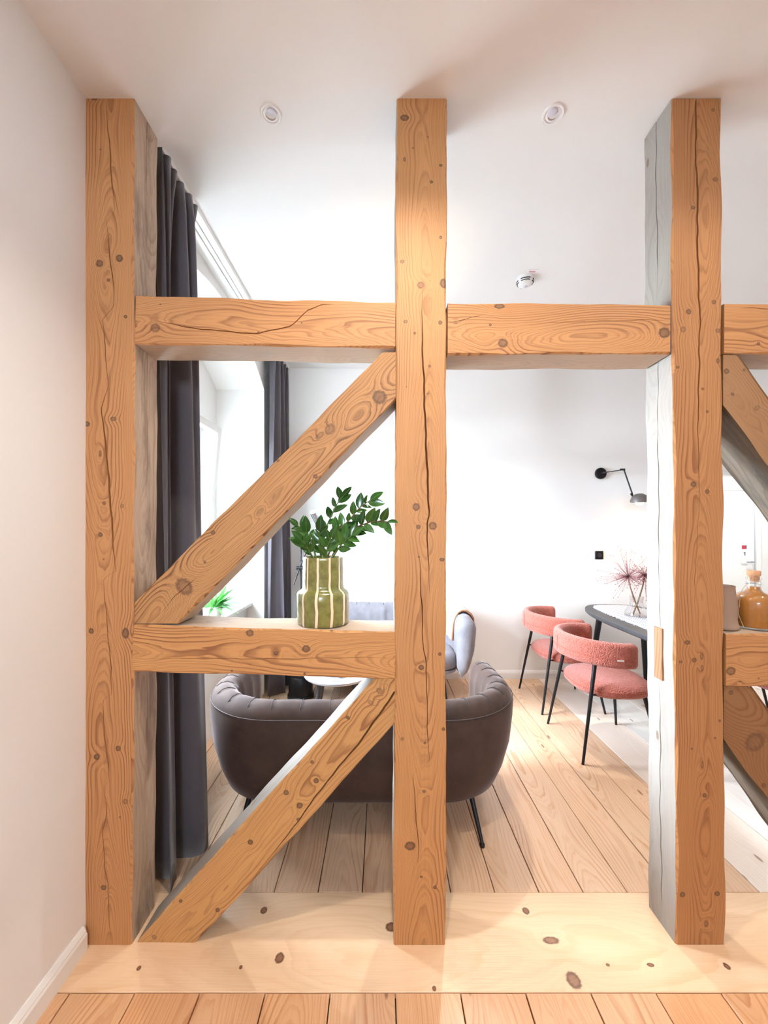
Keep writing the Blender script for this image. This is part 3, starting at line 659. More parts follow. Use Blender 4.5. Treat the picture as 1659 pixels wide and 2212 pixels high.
# ================================================================ SOFAS
def make_sofa(name, label, loc, rz, h, mat, pip, base_z=.20, W=1.66, D=.80, yf=.33, cw=.135, seat_z=.455):
    t = thing(name, label, 'sofa', loc, rz)
    hw_, Rc, yb = W / 2, .42, -D / 2
    path = []; s = 0.
    def addp(p, nrm):
        nonlocal s
        if path: s += math.dist(path[-1][0], p)
        path.append((p, nrm, s))
    for k in range(16): addp((hw_, yf + (yb + Rc - yf) * k / 16), (1, 0))
    for k in range(26):
        a = -math.pi / 2 * k / 26; addp((hw_ - Rc + Rc * math.cos(a), yb + Rc + Rc * math.sin(a)), (math.cos(a), math.sin(a)))
    for k in range(37): addp((hw_ - Rc - (W - 2 * Rc) * k / 36, yb), (0, -1))
    for k in range(1, 27):
        a = -math.pi / 2 - math.pi / 2 * k / 26; addp((-hw_ + Rc + Rc * math.cos(a), yb + Rc + Rc * math.sin(a)), (math.cos(a), math.sin(a)))
    for k in range(1, 17): addp((-hw_, yb + Rc + (yf - yb - Rc) * k / 16), (-1, 0))
    tot = s; mid = tot / 2
    zs = base_z
    pr = [(-.13, zs), (-.085, zs + .035), (-.05, zs + .12), (-.018, zs + .24), (-.004, h - .16), (0, h - .09), (-.012, h - .05), (-.03, h - .022), (-.055, h - .004), (-.085, h), (-.115, h - .012), (-.138, h - .04), (-.15, h - .09), (-.155, h - .16), (-.155, .42), (-.15, .34)]
    # more points in channels along the path
    def sec(p, nrm, sv, shrink=0., fwd=(0, 0), drop=0.):
        out = []
        q = abs(math.sin(math.pi * (sv - mid) / cw)) ** .28
        for i, (o, z) in enumerate(pr):
            tuft = 0.
            if i >= 8: o = o + (-.016) * (q - 1) * -1 if False else o - .016 * (1 - q); z = z - (.012 * (1 - q) if i <= 11 else 0)
            z -= drop * max(0, (z - .3)) / (h - .3)
            oc, zc = -.08, (zs + h) / 2
            o = oc + (o - oc) * (1 - shrink); z = zc + (z - zc) * (1 - shrink * .5)
            out.append((p[0] + nrm[0] * o + fwd[0], p[1] + nrm[1] * o + fwd[1], z))
        return out
    rings = []
    # finer resampling along the path so that channels show
    fine = []
    for (a, b) in zip(path, path[1:]):
        m = max(1, int((b[2] - a[2]) / .011))
        for k in range(m):
            u = k / m
            nv = Vector(a[1]) * (1 - u) + Vector(b[1]) * u; nv.normalize()
            fine.append(((a[0][0] + (b[0][0] - a[0][0]) * u, a[0][1] + (b[0][1] - a[0][1]) * u), (nv.x, nv.y), a[2] + (b[2] - a[2]) * u))
    fine.append(path[-1])
    def drop(sv):
        e = min(sv, tot - sv); return .035 * max(0, 1 - e / .55) ** 1.3
    for k in (4, 3, 2, 1):
        a = k / 4; rings.append(sec(fine[0][0], fine[0][1], fine[0][2], 1 - math.sqrt(max(0, 1 - (a * .92) ** 2)), (0, .075 * a), drop(0)))
    for p, nrm, sv in fine: rings.append(sec(p, nrm, sv, 0., (0, 0), drop(sv)))
    for k in (1, 2, 3, 4):
        a = k / 4; rings.append(sec(fine[-1][0], fine[-1][1], fine[-1][2], 1 - math.sqrt(max(0, 1 - (a * .92) ** 2)), (0, .075 * a), drop(0)))
    np_ = len(pr); vs = [v for r_ in rings for v in r_]; fs = []
    for i in range(len(rings) - 1):
        for k in range(np_ - 1): fs.append((i * np_ + k, i * np_ + k + 1, (i + 1) * np_ + k + 1, (i + 1) * np_ + k))
        fs.append((i * np_ + np_ - 1, i * np_, (i + 1) * np_, (i + 1) * np_ + np_ - 1))
    fs.append(tuple(range(np_))); fs.append(tuple((len(rings) - 1) * np_ + k for k in range(np_)))
    sh = from_data('backrest_shell', vs, fs, mat, t, True)
    # piping along the outer edge of the rim
    pv = [(p[0] + nrm[0] * -.004, p[1] + nrm[1] * -.004, h - .062 - drop(sv)) for p, nrm, sv in fine[::3]]
    tube('piping', pv, .0024, pip, sh, 6)
    n_ch = int(mid / cw)
    for q in range(-n_ch, n_ch + 1):
        j = min(range(len(fine)), key=lambda i: abs(fine[i][2] - mid - q * cw)); p, nrm, sv = fine[j]
        tube('channel_seam', sec(p, nrm, mid + (q + .5) * cw, 0., (0, 0), drop(sv))[7:14], .0019, M['seam_dark'], sh, 5)
    # seat base and cushion
    yc, hy = (yf + .02 + yb + .14) / 2, (yf + .02 - yb - .14) / 2
    inner = superell(hw_ - .145, hy, 4.5, 72, 0, yc)
    slab('base', inner, [(.05, zs - .004), (.02, zs + .004), (0, zs + .02), (0, seat_z - .155)], mat, t)
    cu = slab('seat_cushion', inner, [(.03, seat_z - .153), (.005, seat_z - .14), (-.004, seat_z - .10), (-.004, seat_z - .05), (.012, seat_z - .02), (.04, seat_z - .006), (.10, seat_z)], mat, t, auto=80)
    for sx in (-1, 1):
        for (fy, ty) in ((-D / 2 + .075, -D / 2 + .20), (yf - .02, yf - .10)):
            lv, lf = tube_data([(sx * (hw_ - .27), ty, zs + .01), (sx * (hw_ - .242), fy, .016)], [.014, .0085], 10)
            bv, bf = tube_data([(sx * (hw_ - .242), fy, .0), (sx * (hw_ - .242), fy, .003), (sx * (hw_ - .242), fy, .014), (sx * (hw_ - .242), fy, .02)], [.009, .0125, .0125, .008], 10)
            V, Fc = join([(lv, lf), (bv, bf)]); from_data('leg', V, Fc, M['black'], t, True, auto=50)
    return t, fine, h, drop
sofa1, _, _, _ = make_sofa('sofa', 'taupe velvet tub sofa seen from behind, nearest the timber frame', (-.106, 2.185, 0), 0, .70, M['velvet'], M['piping'], base_z=.17, seat_z=.385)
sofa2, path2, h2, drop2 = make_sofa('sofa', 'light grey channel-tufted sofa facing the viewer against the rear wall', (.02, 3.53, 0), math.pi, .80, M['velvet2'], M['piping2'], base_z=.26, W=1.57, D=.78, yf=.22)
# blanket over its right rim corner
def blanket():
    t = thing('blanket', 'cream blanket with brown edging draped over the grey sofa', 'blanket', (.02, 3.53, 0), math.pi)
    prof_ = [(.020, .50), (.022, .58), (.020, .66), (.010, h2 - .05), (-.012, h2 - .012), (-.055, h2 + .014), (-.09, h2 + .017), (-.125, h2 + .0), (-.150, h2 - .04), (-.168, h2 - .10), (-.176, h2 - .18), (-.180, h2 - .25)]
    seg = [q for q in path2 if .13 < path2[-1][2] - q[2] < .72][::3]
    vs, fs = [], []; n_ = len(prof_)
    for j, (p, nrm, sv) in enumerate(seg):
        for i, (o, z) in enumerate(prof_):
            w = .004 * math.sin(sv * 38 + i * .3)
            vs.append((p[0] + nrm[0] * (o + w), p[1] + nrm[1] * (o + w), z - drop2(sv)))
    for j in range(len(seg) - 1):
        for i in range(n_ - 1): a = j * n_ + i; fs.append((a, a + 1, a + n_ + 1, a + n_))
    o = from_data('fabric', vs, fs, M['blanket'], t); m = o.modifiers.new('thickness', 'SOLIDIFY'); m.thickness = .009; m.offset = 1
    for j in (0, len(seg) - 1):
        pts = []
        for i in range(n_): pts.append(vs[j * n_ + i])
        tube('edging', pts, .008, M['blanket_trim'], t, 6)
    return t
blanket()

# ================================================================ COFFEE TABLE, LAMP
ct = thing('coffee_table', 'small round coffee table with a pale top between the sofas', 'table', (-.335, 3.012, 0))
lathe('tabletop', [(.001, .396), (.245, .396), (.260, .402), (.265, .412), (.265, .420), (.259, .424), (.251, .420), (.001, .420)], plain('pale_metal_top', (.62, .62, .66), .3, .3), ct, 56)
for a in (35, 145, 215, 325):
    c, s_ = math.cos(R(a)), math.sin(R(a))
    tube('leg', [(.15 * c, .15 * s_, .397), (.215 * c, .215 * s_, 0)], [.019, .010], M['table_dark'], ct, 10)
cd = thing('candle_dish', 'glass dish with a lit tealight on the coffee table', 'candle', (-.31, 2.885, .420))
lathe('dish', [(.001, .001), (.09, .001), (.105, .012), (.108, .03), (.104, .03), (.10, .014), (.088, .005), (.001, .005)], M['glass'], cd, 32)
lathe('wax', [(.001, .006), (.022, .006), (.022, .024), (.001, .024)], plain('wax', (.8, .72, .62), .5), cd, 20)
lathe('flame', [(.0008, .027), (.004, .033), (.003, .042), (.0005, .05)], emit('flame', (1., .55, .2), 30.), cd, 10)

fl = thing('floor_lamp', 'black floor lamp with a steel tube head and slanted arm by the far curtain', 'floor lamp', (-.73, 3.52, 0))
lathe('base', [(.105, 0), (.118, .004), (.118, .03), (.108, .036), (.108, .19), (.10, .20), (.001, .20)], M['black'], fl, 36)
tube('pole', [(0, 0, .19), (0, 0, 1.345)], .0085, M['black'], fl, 10)
tube('arm', [(-.062, -.02, 1.016), (.01, -.02, 1.215), (.165, -.06, 1.545)], .0065, M['black'], fl, 8)
tube('clamp', [(-.035, -.012, 1.168), (.03, -.012, 1.168)], .017, M['black'], fl, 14)
hd = tube('head', [(.170, -.055, 1.535), (.1745, -.068, 1.56), (.135, -.145, 1.665)], [.026, .028, .028], M['steel'], fl, 24)
spot(fl, (.125, -.165, 1.69), 55., R(38), .9, (1., .72, .38), (.55, -.80, 1.45), .02)
lathe('lens', [(.001, 0), (.024, 0), (.024, .002), (.001, .002)], emit('lamp_lens', (1., .72, .38), 25.), fl, 20).matrix_local = Matrix.Translation((.1345, -.146, 1.6665)) @ Vector((-.037, -.075, .10)).to_track_quat('Z', 'Y').to_matrix().to_4x4()

# ================================================================ DINING TABLE AND CHAIRS
TX, TY0, TY1, TZ = 2.245, 2.18, 3.90, .765
dt = thing('dining_table', 'charcoal oblong dining table with rounded ends at the rear wall', 'table', (TX, (TY0 + TY1) / 2, 0))
ol = superell(.378, (TY1 - TY0) / 2, 2.9, 96)
slab('tabletop', ol, [(.06, TZ - .052), (.012, TZ - .042), (.0, TZ - .030), (.0, TZ - .006), (.006, TZ)], M['table_dark'], dt)
slab('apron', superell(.22, (TY1 - TY0) / 2 - .2, 5., 40), [(0, TZ - .09), (0, TZ - .053)], M['table_dark'], dt)
for sx in (-1, 1):
    for sy in (-1, 1): tube('leg', [(sx * .20, sy * .60, TZ - .053), (sx * .275, sy * .66, 0)], [.027, .017], M['black'], dt, 12)
# runner with fringe
def runner():
    t = thing('table_runner', 'white zigzag-woven table cloth with a ragged edge on the dining table', 'tablecloth', (TX, (TY0 + TY1) / 2, TZ))
    nt_ = NT('zigzag_weave'); co = nt_.obj(); x, y, z = nt_.sep(co)
    zz = nt_.math('PINGPONG', nt_.mul(x, 1.), .03)
    st = nt_.math('FRACT', nt_.mul(nt_.add(y, nt_.mul(zz, 1.1)), 42.))
    ln = nt_.smooth(st, .45, .6)
    c = nt_.mix(ln, (.72, .72, .76), (.34, .35, .42)); nt_.bsdf(c, .9, 0., ln, .5, .002)
    base = superell(.255, (TY1 - TY0) / 2 - .05, 3.6, 260)
    ol_ = []
    rg = random.Random(3)
    for k, p in enumerate(base):
        j = (1.0 + (.025 if k % 2 else -.018) * rg.uniform(.4, 1)); ol_.append((p[0] * j, p[1] * (1 + (j - 1) * .4)))
    slab('cloth', ol_, [(0, .0006), (0, .004)], nt_.m, t, auto=30)
    fr = []
    for k in range(0, 260, 2):
        p = base[k]; q = Vector((p[0], p[1], 0)).normalized()
        if k in range(96, 170): 
            fr.append(tube_data([(p[0], p[1], .003), (p[0] + q.x * .025 + rg.uniform(-.004, .004), p[1] + q.y * .012, .002)], .0016, 4))
    V, Fc = join(fr); fo = from_data('fringe', V, Fc, nt_.m, t); fo['kind'] = 'stuff'
runner()

def rrect(w, h, r, n=5):
    out = []
    for cx_, cy_, a0_ in ((w / 2 - r, h / 2 - r, 0), (-w / 2 + r, h / 2 - r, 90), (-w / 2 + r, -h / 2 + r, 180), (w / 2 - r, -h / 2 + r, 270)):
        for k in range(n + 1):
            a = R(a0_ + 90 * k / n); out.append((cx_ + r * math.cos(a), cy_ + r * math.sin(a)))
    return out
def make_chair(label, loc, rz, group):
    t = thing('dining_chair', label, 'chair', loc, rz, group)
    # backrest: a band bent round the sitter
    rx, ry, zc = .275, .275, .715; cs = rrect(.064, .162, .030); n_ = len(cs); vs, fs = [], []; rings = []
    A0, A1, NA = 78., 282., 44
    def ring(a, sc_, ext=0.):
        c, s_ = math.cos(R(a)), math.sin(R(a)); px, py = rx * c, ry * s_; tg = Vector((-s_, c, 0)) * ext
        return [(px + c * u * sc_ + tg.x, py + s_ * u * sc_ + tg.y, zc + w * (1 - (1 - sc_) * .6) - .012 * (1 + math.cos(R(a)))) for u, w in cs]
    rings += [ring(A0, .45, -.022), ring(A0, .8, -.014)]
    for k in range(NA + 1): rings.append(ring(A0 + (A1 - A0) * k / NA, 1.))
    rings += [ring(A1, .8, .014), ring(A1, .45, .022)]
    for r_ in rings: vs += r_
    for i in range(len(rings) - 1):
        for k in range(n_): k2 = (k + 1) % n_; fs.append((i * n_ + k, i * n_ + k2, (i + 1) * n_ + k2, (i + 1) * n_ + k))
    fs.append(tuple(range(n_))); fs.append(tuple((len(rings) - 1) * n_ + k for k in range(n_)))
    br = from_data('backrest', vs, fs, M['boucle'], t)
    ro = .275 + .0325
    tube('seam', [(ro * math.cos(R(a)), ro * math.sin(R(a)), zc - .018 - .012 * (1 + math.cos(R(a)))) for a in range(84, 278, 4)], .0022, M['seam'], br, 6)
    tube('seam', [(-ro + .0, 0, zc + .05), (-ro - .0005, 0, zc), (-ro, 0, zc - .05)], .0022, M['seam'], br, 6)
    a = R(262); bm = bmesh.new(); box(bm, (-.02, -.0012, -.0045), (.02, .0012, .0045)); tg = from_bm('tag', bm, M['plastic'], br); tg.location = ((ro + .001) * math.cos(a), (ro + .001) * math.sin(a), zc - .032); tg.rotation_euler = (0, 0, a + math.pi / 2)
    # seat
    st = slab('seat', superell(.255, .262, 2.5, 56, .035, 0), [(.06, .405), (.02, .410), (.003, .428), (0, .448), (.006, .468), (.03, .487), (.075, .497), (.13, .501)], M['boucle'], t, auto=70)
    tube('seam', [(p[0], p[1], .453) for p in superell(.2555, .2625, 2.5, 56, .035, 0) + superell(.2555, .2625, 2.5, 56, .035, 0)[:1]], .002, M['seam'], st, 6)
    for s_ in (-1, 1):
        tube('leg', [(-.262, s_ * .263, 0), (-.150, s_ * .205, .648)], [.0085, .0135], M['black'], t, 10)
        tube('leg', [(.262, s_ * .25, 0), (.195, s_ * .17, .412)], [.0085, .0135], M['black'], t, 10)
        tube('stretcher', [(-.187, s_ * .224, .432), (-.12, s_ * .19, .420), (.10, s_ * .13, .404)], .0065, M['black'], t, 8)
    tube('back_rod', [(.254 * math.cos(R(a)), .254 * math.sin(R(a)), .640) for a in range(126, 235, 6)], .0075, M['black'], t, 8)
    return t
G = 'coral dining chairs around the dark table'
ch0 = make_chair('coral boucle dining chair nearest the right post, facing the table', (1.56, 2.77, 0), 0, G)
copy_tree(ch0, 'coral boucle dining chair behind another, closer to the rear wall', (1.575, 3.44, 0), 0)
copy_tree(ch0, 'coral boucle dining chair on the far side of the table, nearer the viewer', (2.92, 2.77, 0), math.pi)
copy_tree(ch0, 'coral boucle dining chair on the far side of the table, by the rear wall', (2.91, 3.44, 0), math.pi)

# glass vase with two allium heads
gv = thing('glass_vase', 'clear glass vase with two spiky dried flower heads on the dining table', 'vase', (2.21, 3.37, TZ + .0045))
lathe('glass', [(.001, .001), (.085, .001), (.092, .010), (.085, .04), (.055, .085), (.048, .12), (.055, .17), (.052, .17), (.045, .12), (.052, .085), (.081, .04), (.087, .012), (.082, .005), (.001, .005)], M['glass'], gv, 36)
def allium(cx_, cy_, cz_, rad_, foot, seed):
    rg = random.Random(seed)
    st = tube('stem', [foot, (foot[0] * .4 + cx_ * .2, foot[1], .12), (cx_ * .75, cy_ * .75, cz_ * .72), (cx_, cy_, cz_)], [.006, .006, .0055, .006], M['stem_brown'], gv, 8)
    pr = []
    for k in range(120):
        v = Vector((rg.gauss(0, 1), rg.gauss(0, 1), rg.gauss(0, 1))).normalized(); L = rad_ * (rg.uniform(.85, 1.15) if k % 3 == 0 else rg.uniform(.3, .62))
        e = Vector((cx_, cy_, cz_)) + v * L
        if e.z < .02: continue
        pr.append(tube_data([(cx_, cy_, cz_), e], [.0016, .0009], 4))
        pr.append(tube_data([e - v * .004, e, e + v * .006], [.001, .0042, .001], 5))
    V, Fc = join(pr); o = from_data('flower_head', V, Fc, M['allium'], gv); o['kind'] = 'stuff'
allium(-.09, -.03, .34, .235, (.045, .02, .01), 5)
allium(.085, .02, .345, .19, (-.045, -.02, .01), 8)

# ================================================================ WALL LAMP, SOCKET, SMOKE DETECTOR
wlp = thing('wall_lamp', 'black jointed wall lamp with a lit bulb under a round shade', 'wall lamp', (2.22, YB, 2.081))
p = lathe('wall_plate', [(.001, .0), (.052, .0), (.057, .004), (.057, .02), (.052, .026), (.001, .026)], M['black'], wlp, 32); p.rotation_euler = (R(90), 0, 0)
tube('bracket', [(0, -.02, 0), (0, -.06, 0), (.02, -.075, .003)], .009, M['black'], wlp, 10)
tube('arm', [(.015, -.07, .002), (.106, -.20, .008)], .005, M['black'], wlp, 8)
tube('joint', [(.086, -.19, .012), (.122, -.215, .008)], .010, M['black'], wlp, 12)
tube('arm', [(.112, -.21, .006), (.172, -.25, -.243)], .0065, M['black'], wlp, 8)
tube('thumb_screw', [(.150, -.25, -.225), (.178, -.25, -.262)], .007, M['black'], wlp, 10)
sh = lathe('shade', [(.012, .055), (.03, .052), (.058, .034), (.076, .0), (.079, -.022), (.076, -.022), (.073, .0), (.055, .031), (.028, .048), (.001, .05)], plain('grey_shade', (.14, .12, .11), .45, .3), wlp, 32)
sh.location = (.222, -.27, -.282); sh.rotation_euler = (R(8), R(-8), 0)
bo = lathe('bulb_globe', [(.001, -.046), (.022, -.040), (.034, -.022), (.036, -.004), (.026, .018), (.014, .032), (.012, .045)], emit('lit_bulb', (1., .72, .36), 9.), sh, 24); bo.location = (0, 0, -.012)
spot(sh, (0, 0, -.065), 14., R(150), .6, (1., .70, .40), None, .03)

so = thing('power_socket', 'square black power socket on the rear wall below the wall lamp', 'socket', (2.208, YB, 1.253))
boxo('cover', (-.042, -.011, -.042), (.042, 0, .042), M['black'], so, .003)
pz = lathe('insert', [(.001, -.001), (.012, -.001), (.019, .001), (.0195, .006), (.022, .006), (.022, .001)], plain('black_insert', (.03, .03, .034), .35), so, 24); pz.rotation_euler = (R(90), 0, 0); pz.location = (0, -.0125, 0)

sd = thing('smoke_detector', 'white round smoke detector with dark slots on the rear ceiling', 'smoke detector', (.935, 2.53, ZCB))
lathe('base', [(.054, 0), (.055, -.008), (.053, -.014), (.001, -.014)], M['plastic'], sd, 36)
hv = lathe('housing', [(.052, -.0142), (.053, -.022), (.049, -.034), (.040, -.042), (.030, -.050), (.018, -.053), (.001, -.054)], M['plastic'], sd, 36)
sl = []
for row, (r_, z_, hgt) in enumerate(((.0525, -.0245, .003), (.0478, -.0345, .003))):
    for k in range(4):
        pts = [((r_) * math.cos(R(a)), (r_) * math.sin(R(a)), z_) for a in range(k * 90 + 60 - 20, k * 90 + 60 + 50, 6)]
        sl.append(tube_data(pts, hgt, 6))
for q in sl: from_data('slot', q[0], q[1], M['black'], hv)
lathe('indicator', [(.001, -.060), (.010, -.058), (.013, -.053)], M['lens'], hv, 20)
bm = bmesh.new(); box(bm, (-.008, -.088, -.004), (.052, -.05, 0)); from_bm('label_plate', bm, M['plastic'], sd)
bm = bmesh.new(); box(bm, (.0, -.076, -.0046), (.038, -.068, -.0038)); from_bm('red_mark', bm, plain('faded_red_print', (.55, .16, .20), .6), sd)

# ================================================================ HALL DOOR
dr = struct(thing('door_1', 'white flush hallway door with a lever handle, seen through the doorway', 'door', (4.78, HY, 0)), 'white flush hallway door with a lever handle, seen through the doorway', 'door')
boxo('leaf', (-.42, -.045, .005), (.452, -.006, 2.045), M['gloss_white'], dr, .003)
bm = bmesh.new(); box(bm, (.478, -.05, 0), (.545, 0, 2.11), .004); box(bm, (-.51, -.05, 0), (-.445, 0, 2.11), .004); box(bm, (-.445, -.05, 2.05), (.478, 0, 2.11), .004)
from_bm('frame', bm, M['gloss_white'], dr)
boxo('gap_strip', (.452, -.02, .005), (.478, -.004, 2.045), plain('gap_shade_grey', (.28, .30, .36), .7), dr)  # grey strip stands in for the shaded gap beside the ajar leaf
tube('handle', [(.41, -.045, 1.055), (.41, -.085, 1.055), (.40, -.09, 1.055), (.31, -.09, 1.055)], .009, M['steel'], dr, 10)
ds = thing('door_sign', 'small white sign with a red square and a numeral on the hallway door', 'sign', (5.085, HY - .046, 1.19))
boxo('plate', (-.045, -.012, -.16), (.045, 0, .10), M['plastic'], ds, .002)
boxo('red_square', (-.042, -.0135, .045), (.012, -.0115, .098), plain('sign_red', (.45, .03, .05), .5), ds)
boxo('dark_square', (.012, -.0135, .045), (.024, -.0115, .098), plain('sign_dark', (.08, .06, .10), .5), ds)
bm = bmesh.new(); box(bm, (-.004, -.0135, -.045), (.006, -.0115, .005)); box(bm, (-.016, -.0135, -.004), (-.004, -.0115, .005)); from_bm('numeral', bm, M['black'], ds)

# ================================================================ ON THE RAILS
RZ = EYE - (1362 - CY) * S      # top of the left rail under the vase
def vase_mat():
    t = NT('olive_glaze_with_cream_stripes'); x, y, z = t.sep(t.obj())
    an = t.math('ARCTAN2', x, t.mul(y, -1.))
    wob_ = t.mul(t.sub(t.noise(t.xyz(t.mul(x, 4.), t.mul(y, 4.), t.mul(z, 22.)), 1., 1.), .5), .09)
    k = t.sub(t.math('FRACT', t.add(t.mul(t.add(t.add(an, wob_), R(6)), 11 / (2 * math.pi)), 20.5)), .5)
    ak = t.math('ABSOLUTE', k)
    n = t.noise(t.obj(), 26., 4, .6)
    g = t.mix(t.smooth(n, .3, .7), (.135, .135, .026), (.25, .235, .065))
    g = t.mix(t.smooth(ak, .17, .09), g, (.23, .135, .022))
    c = t.mix(t.smooth(ak, .10, .078), g, (.83, .72, .52))
    t.bsdf(c, .22, 0., t.noise(t.obj(), 18., 2), .25, .01, Coat_Weight=.5, Coat_Roughness=.08)
    return t.m
vz = thing('striped_vase', 'olive green stepped ceramic vase with cream stripes on the left rail', 'vase', (-.2295, 1.531, RZ + .001))
vp = [(.001, 0), (.090, 0), (.098, .004), (.100, .015), (.1005, .05), (.1015, .10), (.1005, .120), (.095, .129), (.086, .134), (.080, .141), (.0785, .152), (.0785, .20), (.0775, .25), (.0775, .258), (.0755, .2605), (.0735, .258), (.0735, .17)]
lathe('body', vp, vase_mat(), vz, 88, auto=60, wob=lambda a, z: .010 * math.sin(11 * a + 6 * z) + .006 * math.sin(23 * z * 6 + 3 * a))
lathe('dark_inside', [(.001, .215), (.0725, .215)], M['soil'], vz, 24)

# leaf shared by the vase plant
def leaf_mesh(L, W, fold=.25, curl=.12, n=6):
    vs, fs = [], []
    for i in range(n + 1):
        u = i / n; w = W * (math.sin(math.pi * min(1, u ** .8)) ** .8) * (1 if u < 1 else 0); z = -curl * L * u * u
        vs += [(-w, u * L, z + abs(w) * fold), (0, u * L, z), (w, u * L, z + abs(w) * fold)]
    for i in range(n):
        a = i * 3; fs += [(a, a + 1, a + 4, a + 3), (a + 1, a + 2, a + 5, a + 4)]
    me = bpy.data.meshes.new('leaf'); me.from_pydata(vs, [], fs); me.validate(); me.shade_smooth(); return me
def leaf_mat(name, a, b, rough=.3):
    t = NT(name); x, y, z = t.sep(t.obj()); rnd = t.n('ShaderNodeObjectInfo').outputs['Random']
    c = t.mix(rnd, a, b); c = t.mix(t.smooth(t.math('ABSOLUTE', x), .0012, .0004, 0., .5), c, tuple(min(1, q * 2.2) for q in b))
    t.bsdf(c, rough, 0., None, Subsurface_Weight=0.); return t.m
M['zz'] = leaf_mat('glossy_dark_leaf', (.012, .058, .010), (.05, .15, .022), .2)
zz = thing('zamioculcas_stems', 'cut glossy green leafy stems standing in the striped vase', 'plant', (-.2295, 1.531, RZ + .225))
lmA, lmB = leaf_mesh(.066, .0165), leaf_mesh(.050, .012, .3)
for me in (lmA, lmB): me.materials.append(M['zz'])
def P(x, y, Y): return Vector(((x - CX) / FPX * Y, Y, EYE - (y - CY) / FPX * Y))
def catmull(pts, n):
    out = []
    for i in range(len(pts) - 1):
        p0, p1, p2, p3 = pts[max(i - 1, 0)], pts[i], pts[i + 1], pts[min(i + 2, len(pts) - 1)]
        for k in range(n):
            t = k / n; out.append(.5 * ((2 * p1) + (p2 - p0) * t + (2 * p0 - 5 * p1 + 4 * p2 - p3) * t * t + (3 * p1 - p0 - 3 * p2 + p3) * t ** 3))
    return out + [pts[-1]]
zo = Vector(zz.location); rg = random.Random(21)
stems = [([(700, 1208, 1.53), (700, 1155, 1.53), (712, 1123, 1.54), (728, 1089, 1.55), (741, 1072, 1.555)], 8, .30),
         ([(706, 1208, 1.52), (728, 1151, 1.51), (752, 1126, 1.50), (777, 1097, 1.49), (801, 1080, 1.485)], 13, .22),
         ([(714, 1208, 1.53), (737, 1166, 1.53), (768, 1140, 1.50), (805, 1127, 1.44), (838, 1127, 1.395)], 17, .15),
         ([(683, 1208, 1.53), (674, 1172, 1.52), (660, 1150, 1.51), (643, 1135, 1.50)], 10, .15),
         ([(676, 1208, 1.50), (664, 1182, 1.47), (652, 1168, 1.45)], 8, .15),
         ([(694, 1208, 1.50), (690, 1172, 1.48), (691, 1148, 1.465)], 7, .15),
         ([(716, 1208, 1.50), (738, 1176, 1.475), (762, 1156, 1.46)], 8, .2),
         ([(704, 1208, 1.49), (708, 1180, 1.47), (716, 1160, 1.455)], 6, .1)]
for pts, nl, u0 in stems:
    q = catmull([P(*p) for p in pts], 6); q = [v - zo for v in q]
    tube('stem', q, [.0042 + (.0016 - .0042) * i / (len(q) - 1) for i in range(len(q))], M['stem_brown'] if nl in (17, 13) else M['stem_green'], zz, 7)
    for k in range(nl):
        u = u0 + (1 - u0) * (k + .5) / nl; f = u * (len(q) - 1); i = min(int(f), len(q) - 2); pos = q[i].lerp(q[i + 1], f - i)
        tg = (q[i + 1] - q[i]).normalized(); side = 1 if k % 2 else -1
        ax = tg.cross(Vector((0, -1, 0))).normalized()
        d = (tg * rg.uniform(.55, .95) + ax * side * rg.uniform(.45, .9) + Vector((0, rg.uniform(-.45, .25), rg.uniform(-.05, .25)))).normalized()
        if k == nl - 1: d = (tg + Vector((0, -.1, .05))).normalized()
        nz_ = Vector((rg.uniform(-.5, .5), -1, rg.uniform(.0, .9))); nz_ = (nz_ - d * nz_.dot(d)).normalized(); xx_ = d.cross(nz_)
        o = bpy.data.objects.new('leaf', lmA if rg.random() < .62 else lmB); C.objects.link(o); o.parent = zz
        s_ = rg.uniform(.75, 1.15)
        o.matrix_local = Matrix(((xx_.x * s_, d.x * s_, nz_.x * s_, pos.x), (xx_.y * s_, d.y * s_, nz_.y * s_, pos.y), (xx_.z * s_, d.z * s_, nz_.z * s_, pos.z), (0, 0, 0, 1)))

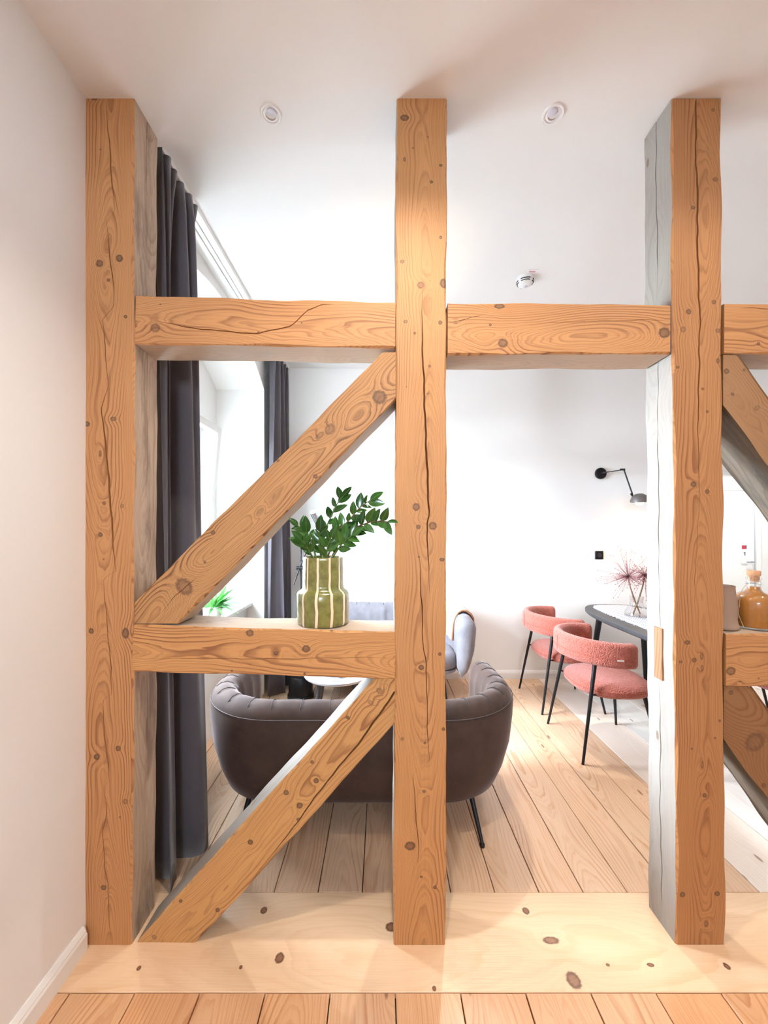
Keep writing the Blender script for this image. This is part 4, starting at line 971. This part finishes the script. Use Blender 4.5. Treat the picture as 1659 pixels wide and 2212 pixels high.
# fern on the window sill
fp = thing('potted_fern', 'bright green fern in a white pot on the window sill', 'plant', (-1.25, 2.88, WZ0 - .003))
lathe('pot', [(.001, 0), (.055, 0), (.07, .09), (.072, .10), (.066, .10), (.06, .08), (.001, .08)], M['gloss_white'], fp, 24)
M['fern'] = leaf_mat('fresh_green_leaf', (.06, .26, .06), (.14, .40, .10), .45)
lmF = leaf_mesh(.14, .0085, .2, .5, 8); lmF.materials.append(M['fern'])
rg = random.Random(4)
for k in range(90):
    a = rg.uniform(0, 6.28); el = rg.uniform(.15, 1.35); d = Vector((math.cos(a) * math.cos(el), math.sin(a) * math.cos(el), math.sin(el)))
    nz_ = Vector((0, 0, 1)) + Vector((rg.uniform(-.3, .3), rg.uniform(-.3, .3), 0)); nz_ = (nz_ - d * nz_.dot(d)).normalized(); xx_ = d.cross(nz_)
    o = bpy.data.objects.new('leaf', lmF); C.objects.link(o); o.parent = fp; s_ = rg.uniform(.85, 1.6); b_ = Vector((math.cos(a) * .03, math.sin(a) * .03, .085))
    o.matrix_local = Matrix(((xx_.x * s_, d.x * s_, nz_.x * s_, b_.x), (xx_.y * s_, d.y * s_, nz_.y * s_, b_.y), (xx_.z * s_, d.z * s_, nz_.z * s_, b_.z), (0, 0, 0, 1)))

# bottle and jug on the right rail
RZ2 = EYE - (1369 - CY) * S + .0015
bt = thing('glass_bottle', 'round-shouldered glass bottle of amber liquid with a cork on the right rail', 'bottle', (1.443, 1.508, RZ2))
lathe('glass', [(.001, .0), (.054, .0), (.062, .005), (.064, .014), (.064, .098), (.060, .116), (.048, .130), (.030, .139), (.0235, .146), (.0215, .156), (.021, .186), (.024, .188), (.024, .194), (.019, .195), (.018, .186)], M['glass'], bt, 44)
lathe('liquid', [(.001, .006), (.054, .006), (.060, .014), (.0605, .097), (.057, .113), (.046, .127), (.028, .136), (.0205, .145), (.0185, .158), (.001, .158)], M['liquid'], bt, 40)
lathe('cork', [(.001, .178), (.0165, .178), (.0175, .199), (.0205, .200), (.0215, .204), (.0215, .216), (.020, .220), (.001, .220)], M['cork'], bt, 28)
tube('wire', [(.0225 * math.cos(R(a)), .0225 * math.sin(R(a)), .170 + .002 * math.sin(R(a * 2))) for a in range(0, 365, 12)], .0008, M['steel'], bt, 5)
tube('wire', [(-.022, -.002, .170), (-.040, -.008, .162), (-.056, -.012, .145), (-.066, -.014, .118), (-.068, -.014, .08)], .0008, M['twine'], bt, 5)
jg = thing('stoneware_jug', 'tan stoneware jug tucked between the right post and the bottle', 'jug', (1.3165, 1.508, RZ2))
lathe('body', [(.001, 0), (.052, 0), (.055, .003), (.0555, .010), (.052, .018), (.0485, .035), (.0495, .07), (.0485, .10), (.0445, .13), (.0425, .155), (.0435, .163), (.041, .163), (.040, .15), (.044, .10), (.001, .09)], M['stoneware'], jg, 40, auto=60, wob=lambda a, z: .012 * math.sin(3 * a + 40 * z))
tube('handle', [(.046, -.004, .088), (.0535, -.008, .082), (.0555, -.009, .065), (.0535, -.008, .040), (.047, -.004, .024)], [.006, .0055, .005, .0055, .006], M['stoneware'], jg, 8)
tube('twine', [(.050, -.012, .078), (.0525, -.018, .05), (.055, -.030, .02), (.057, -.036, .006)], .0012, M['twine'], jg, 5)
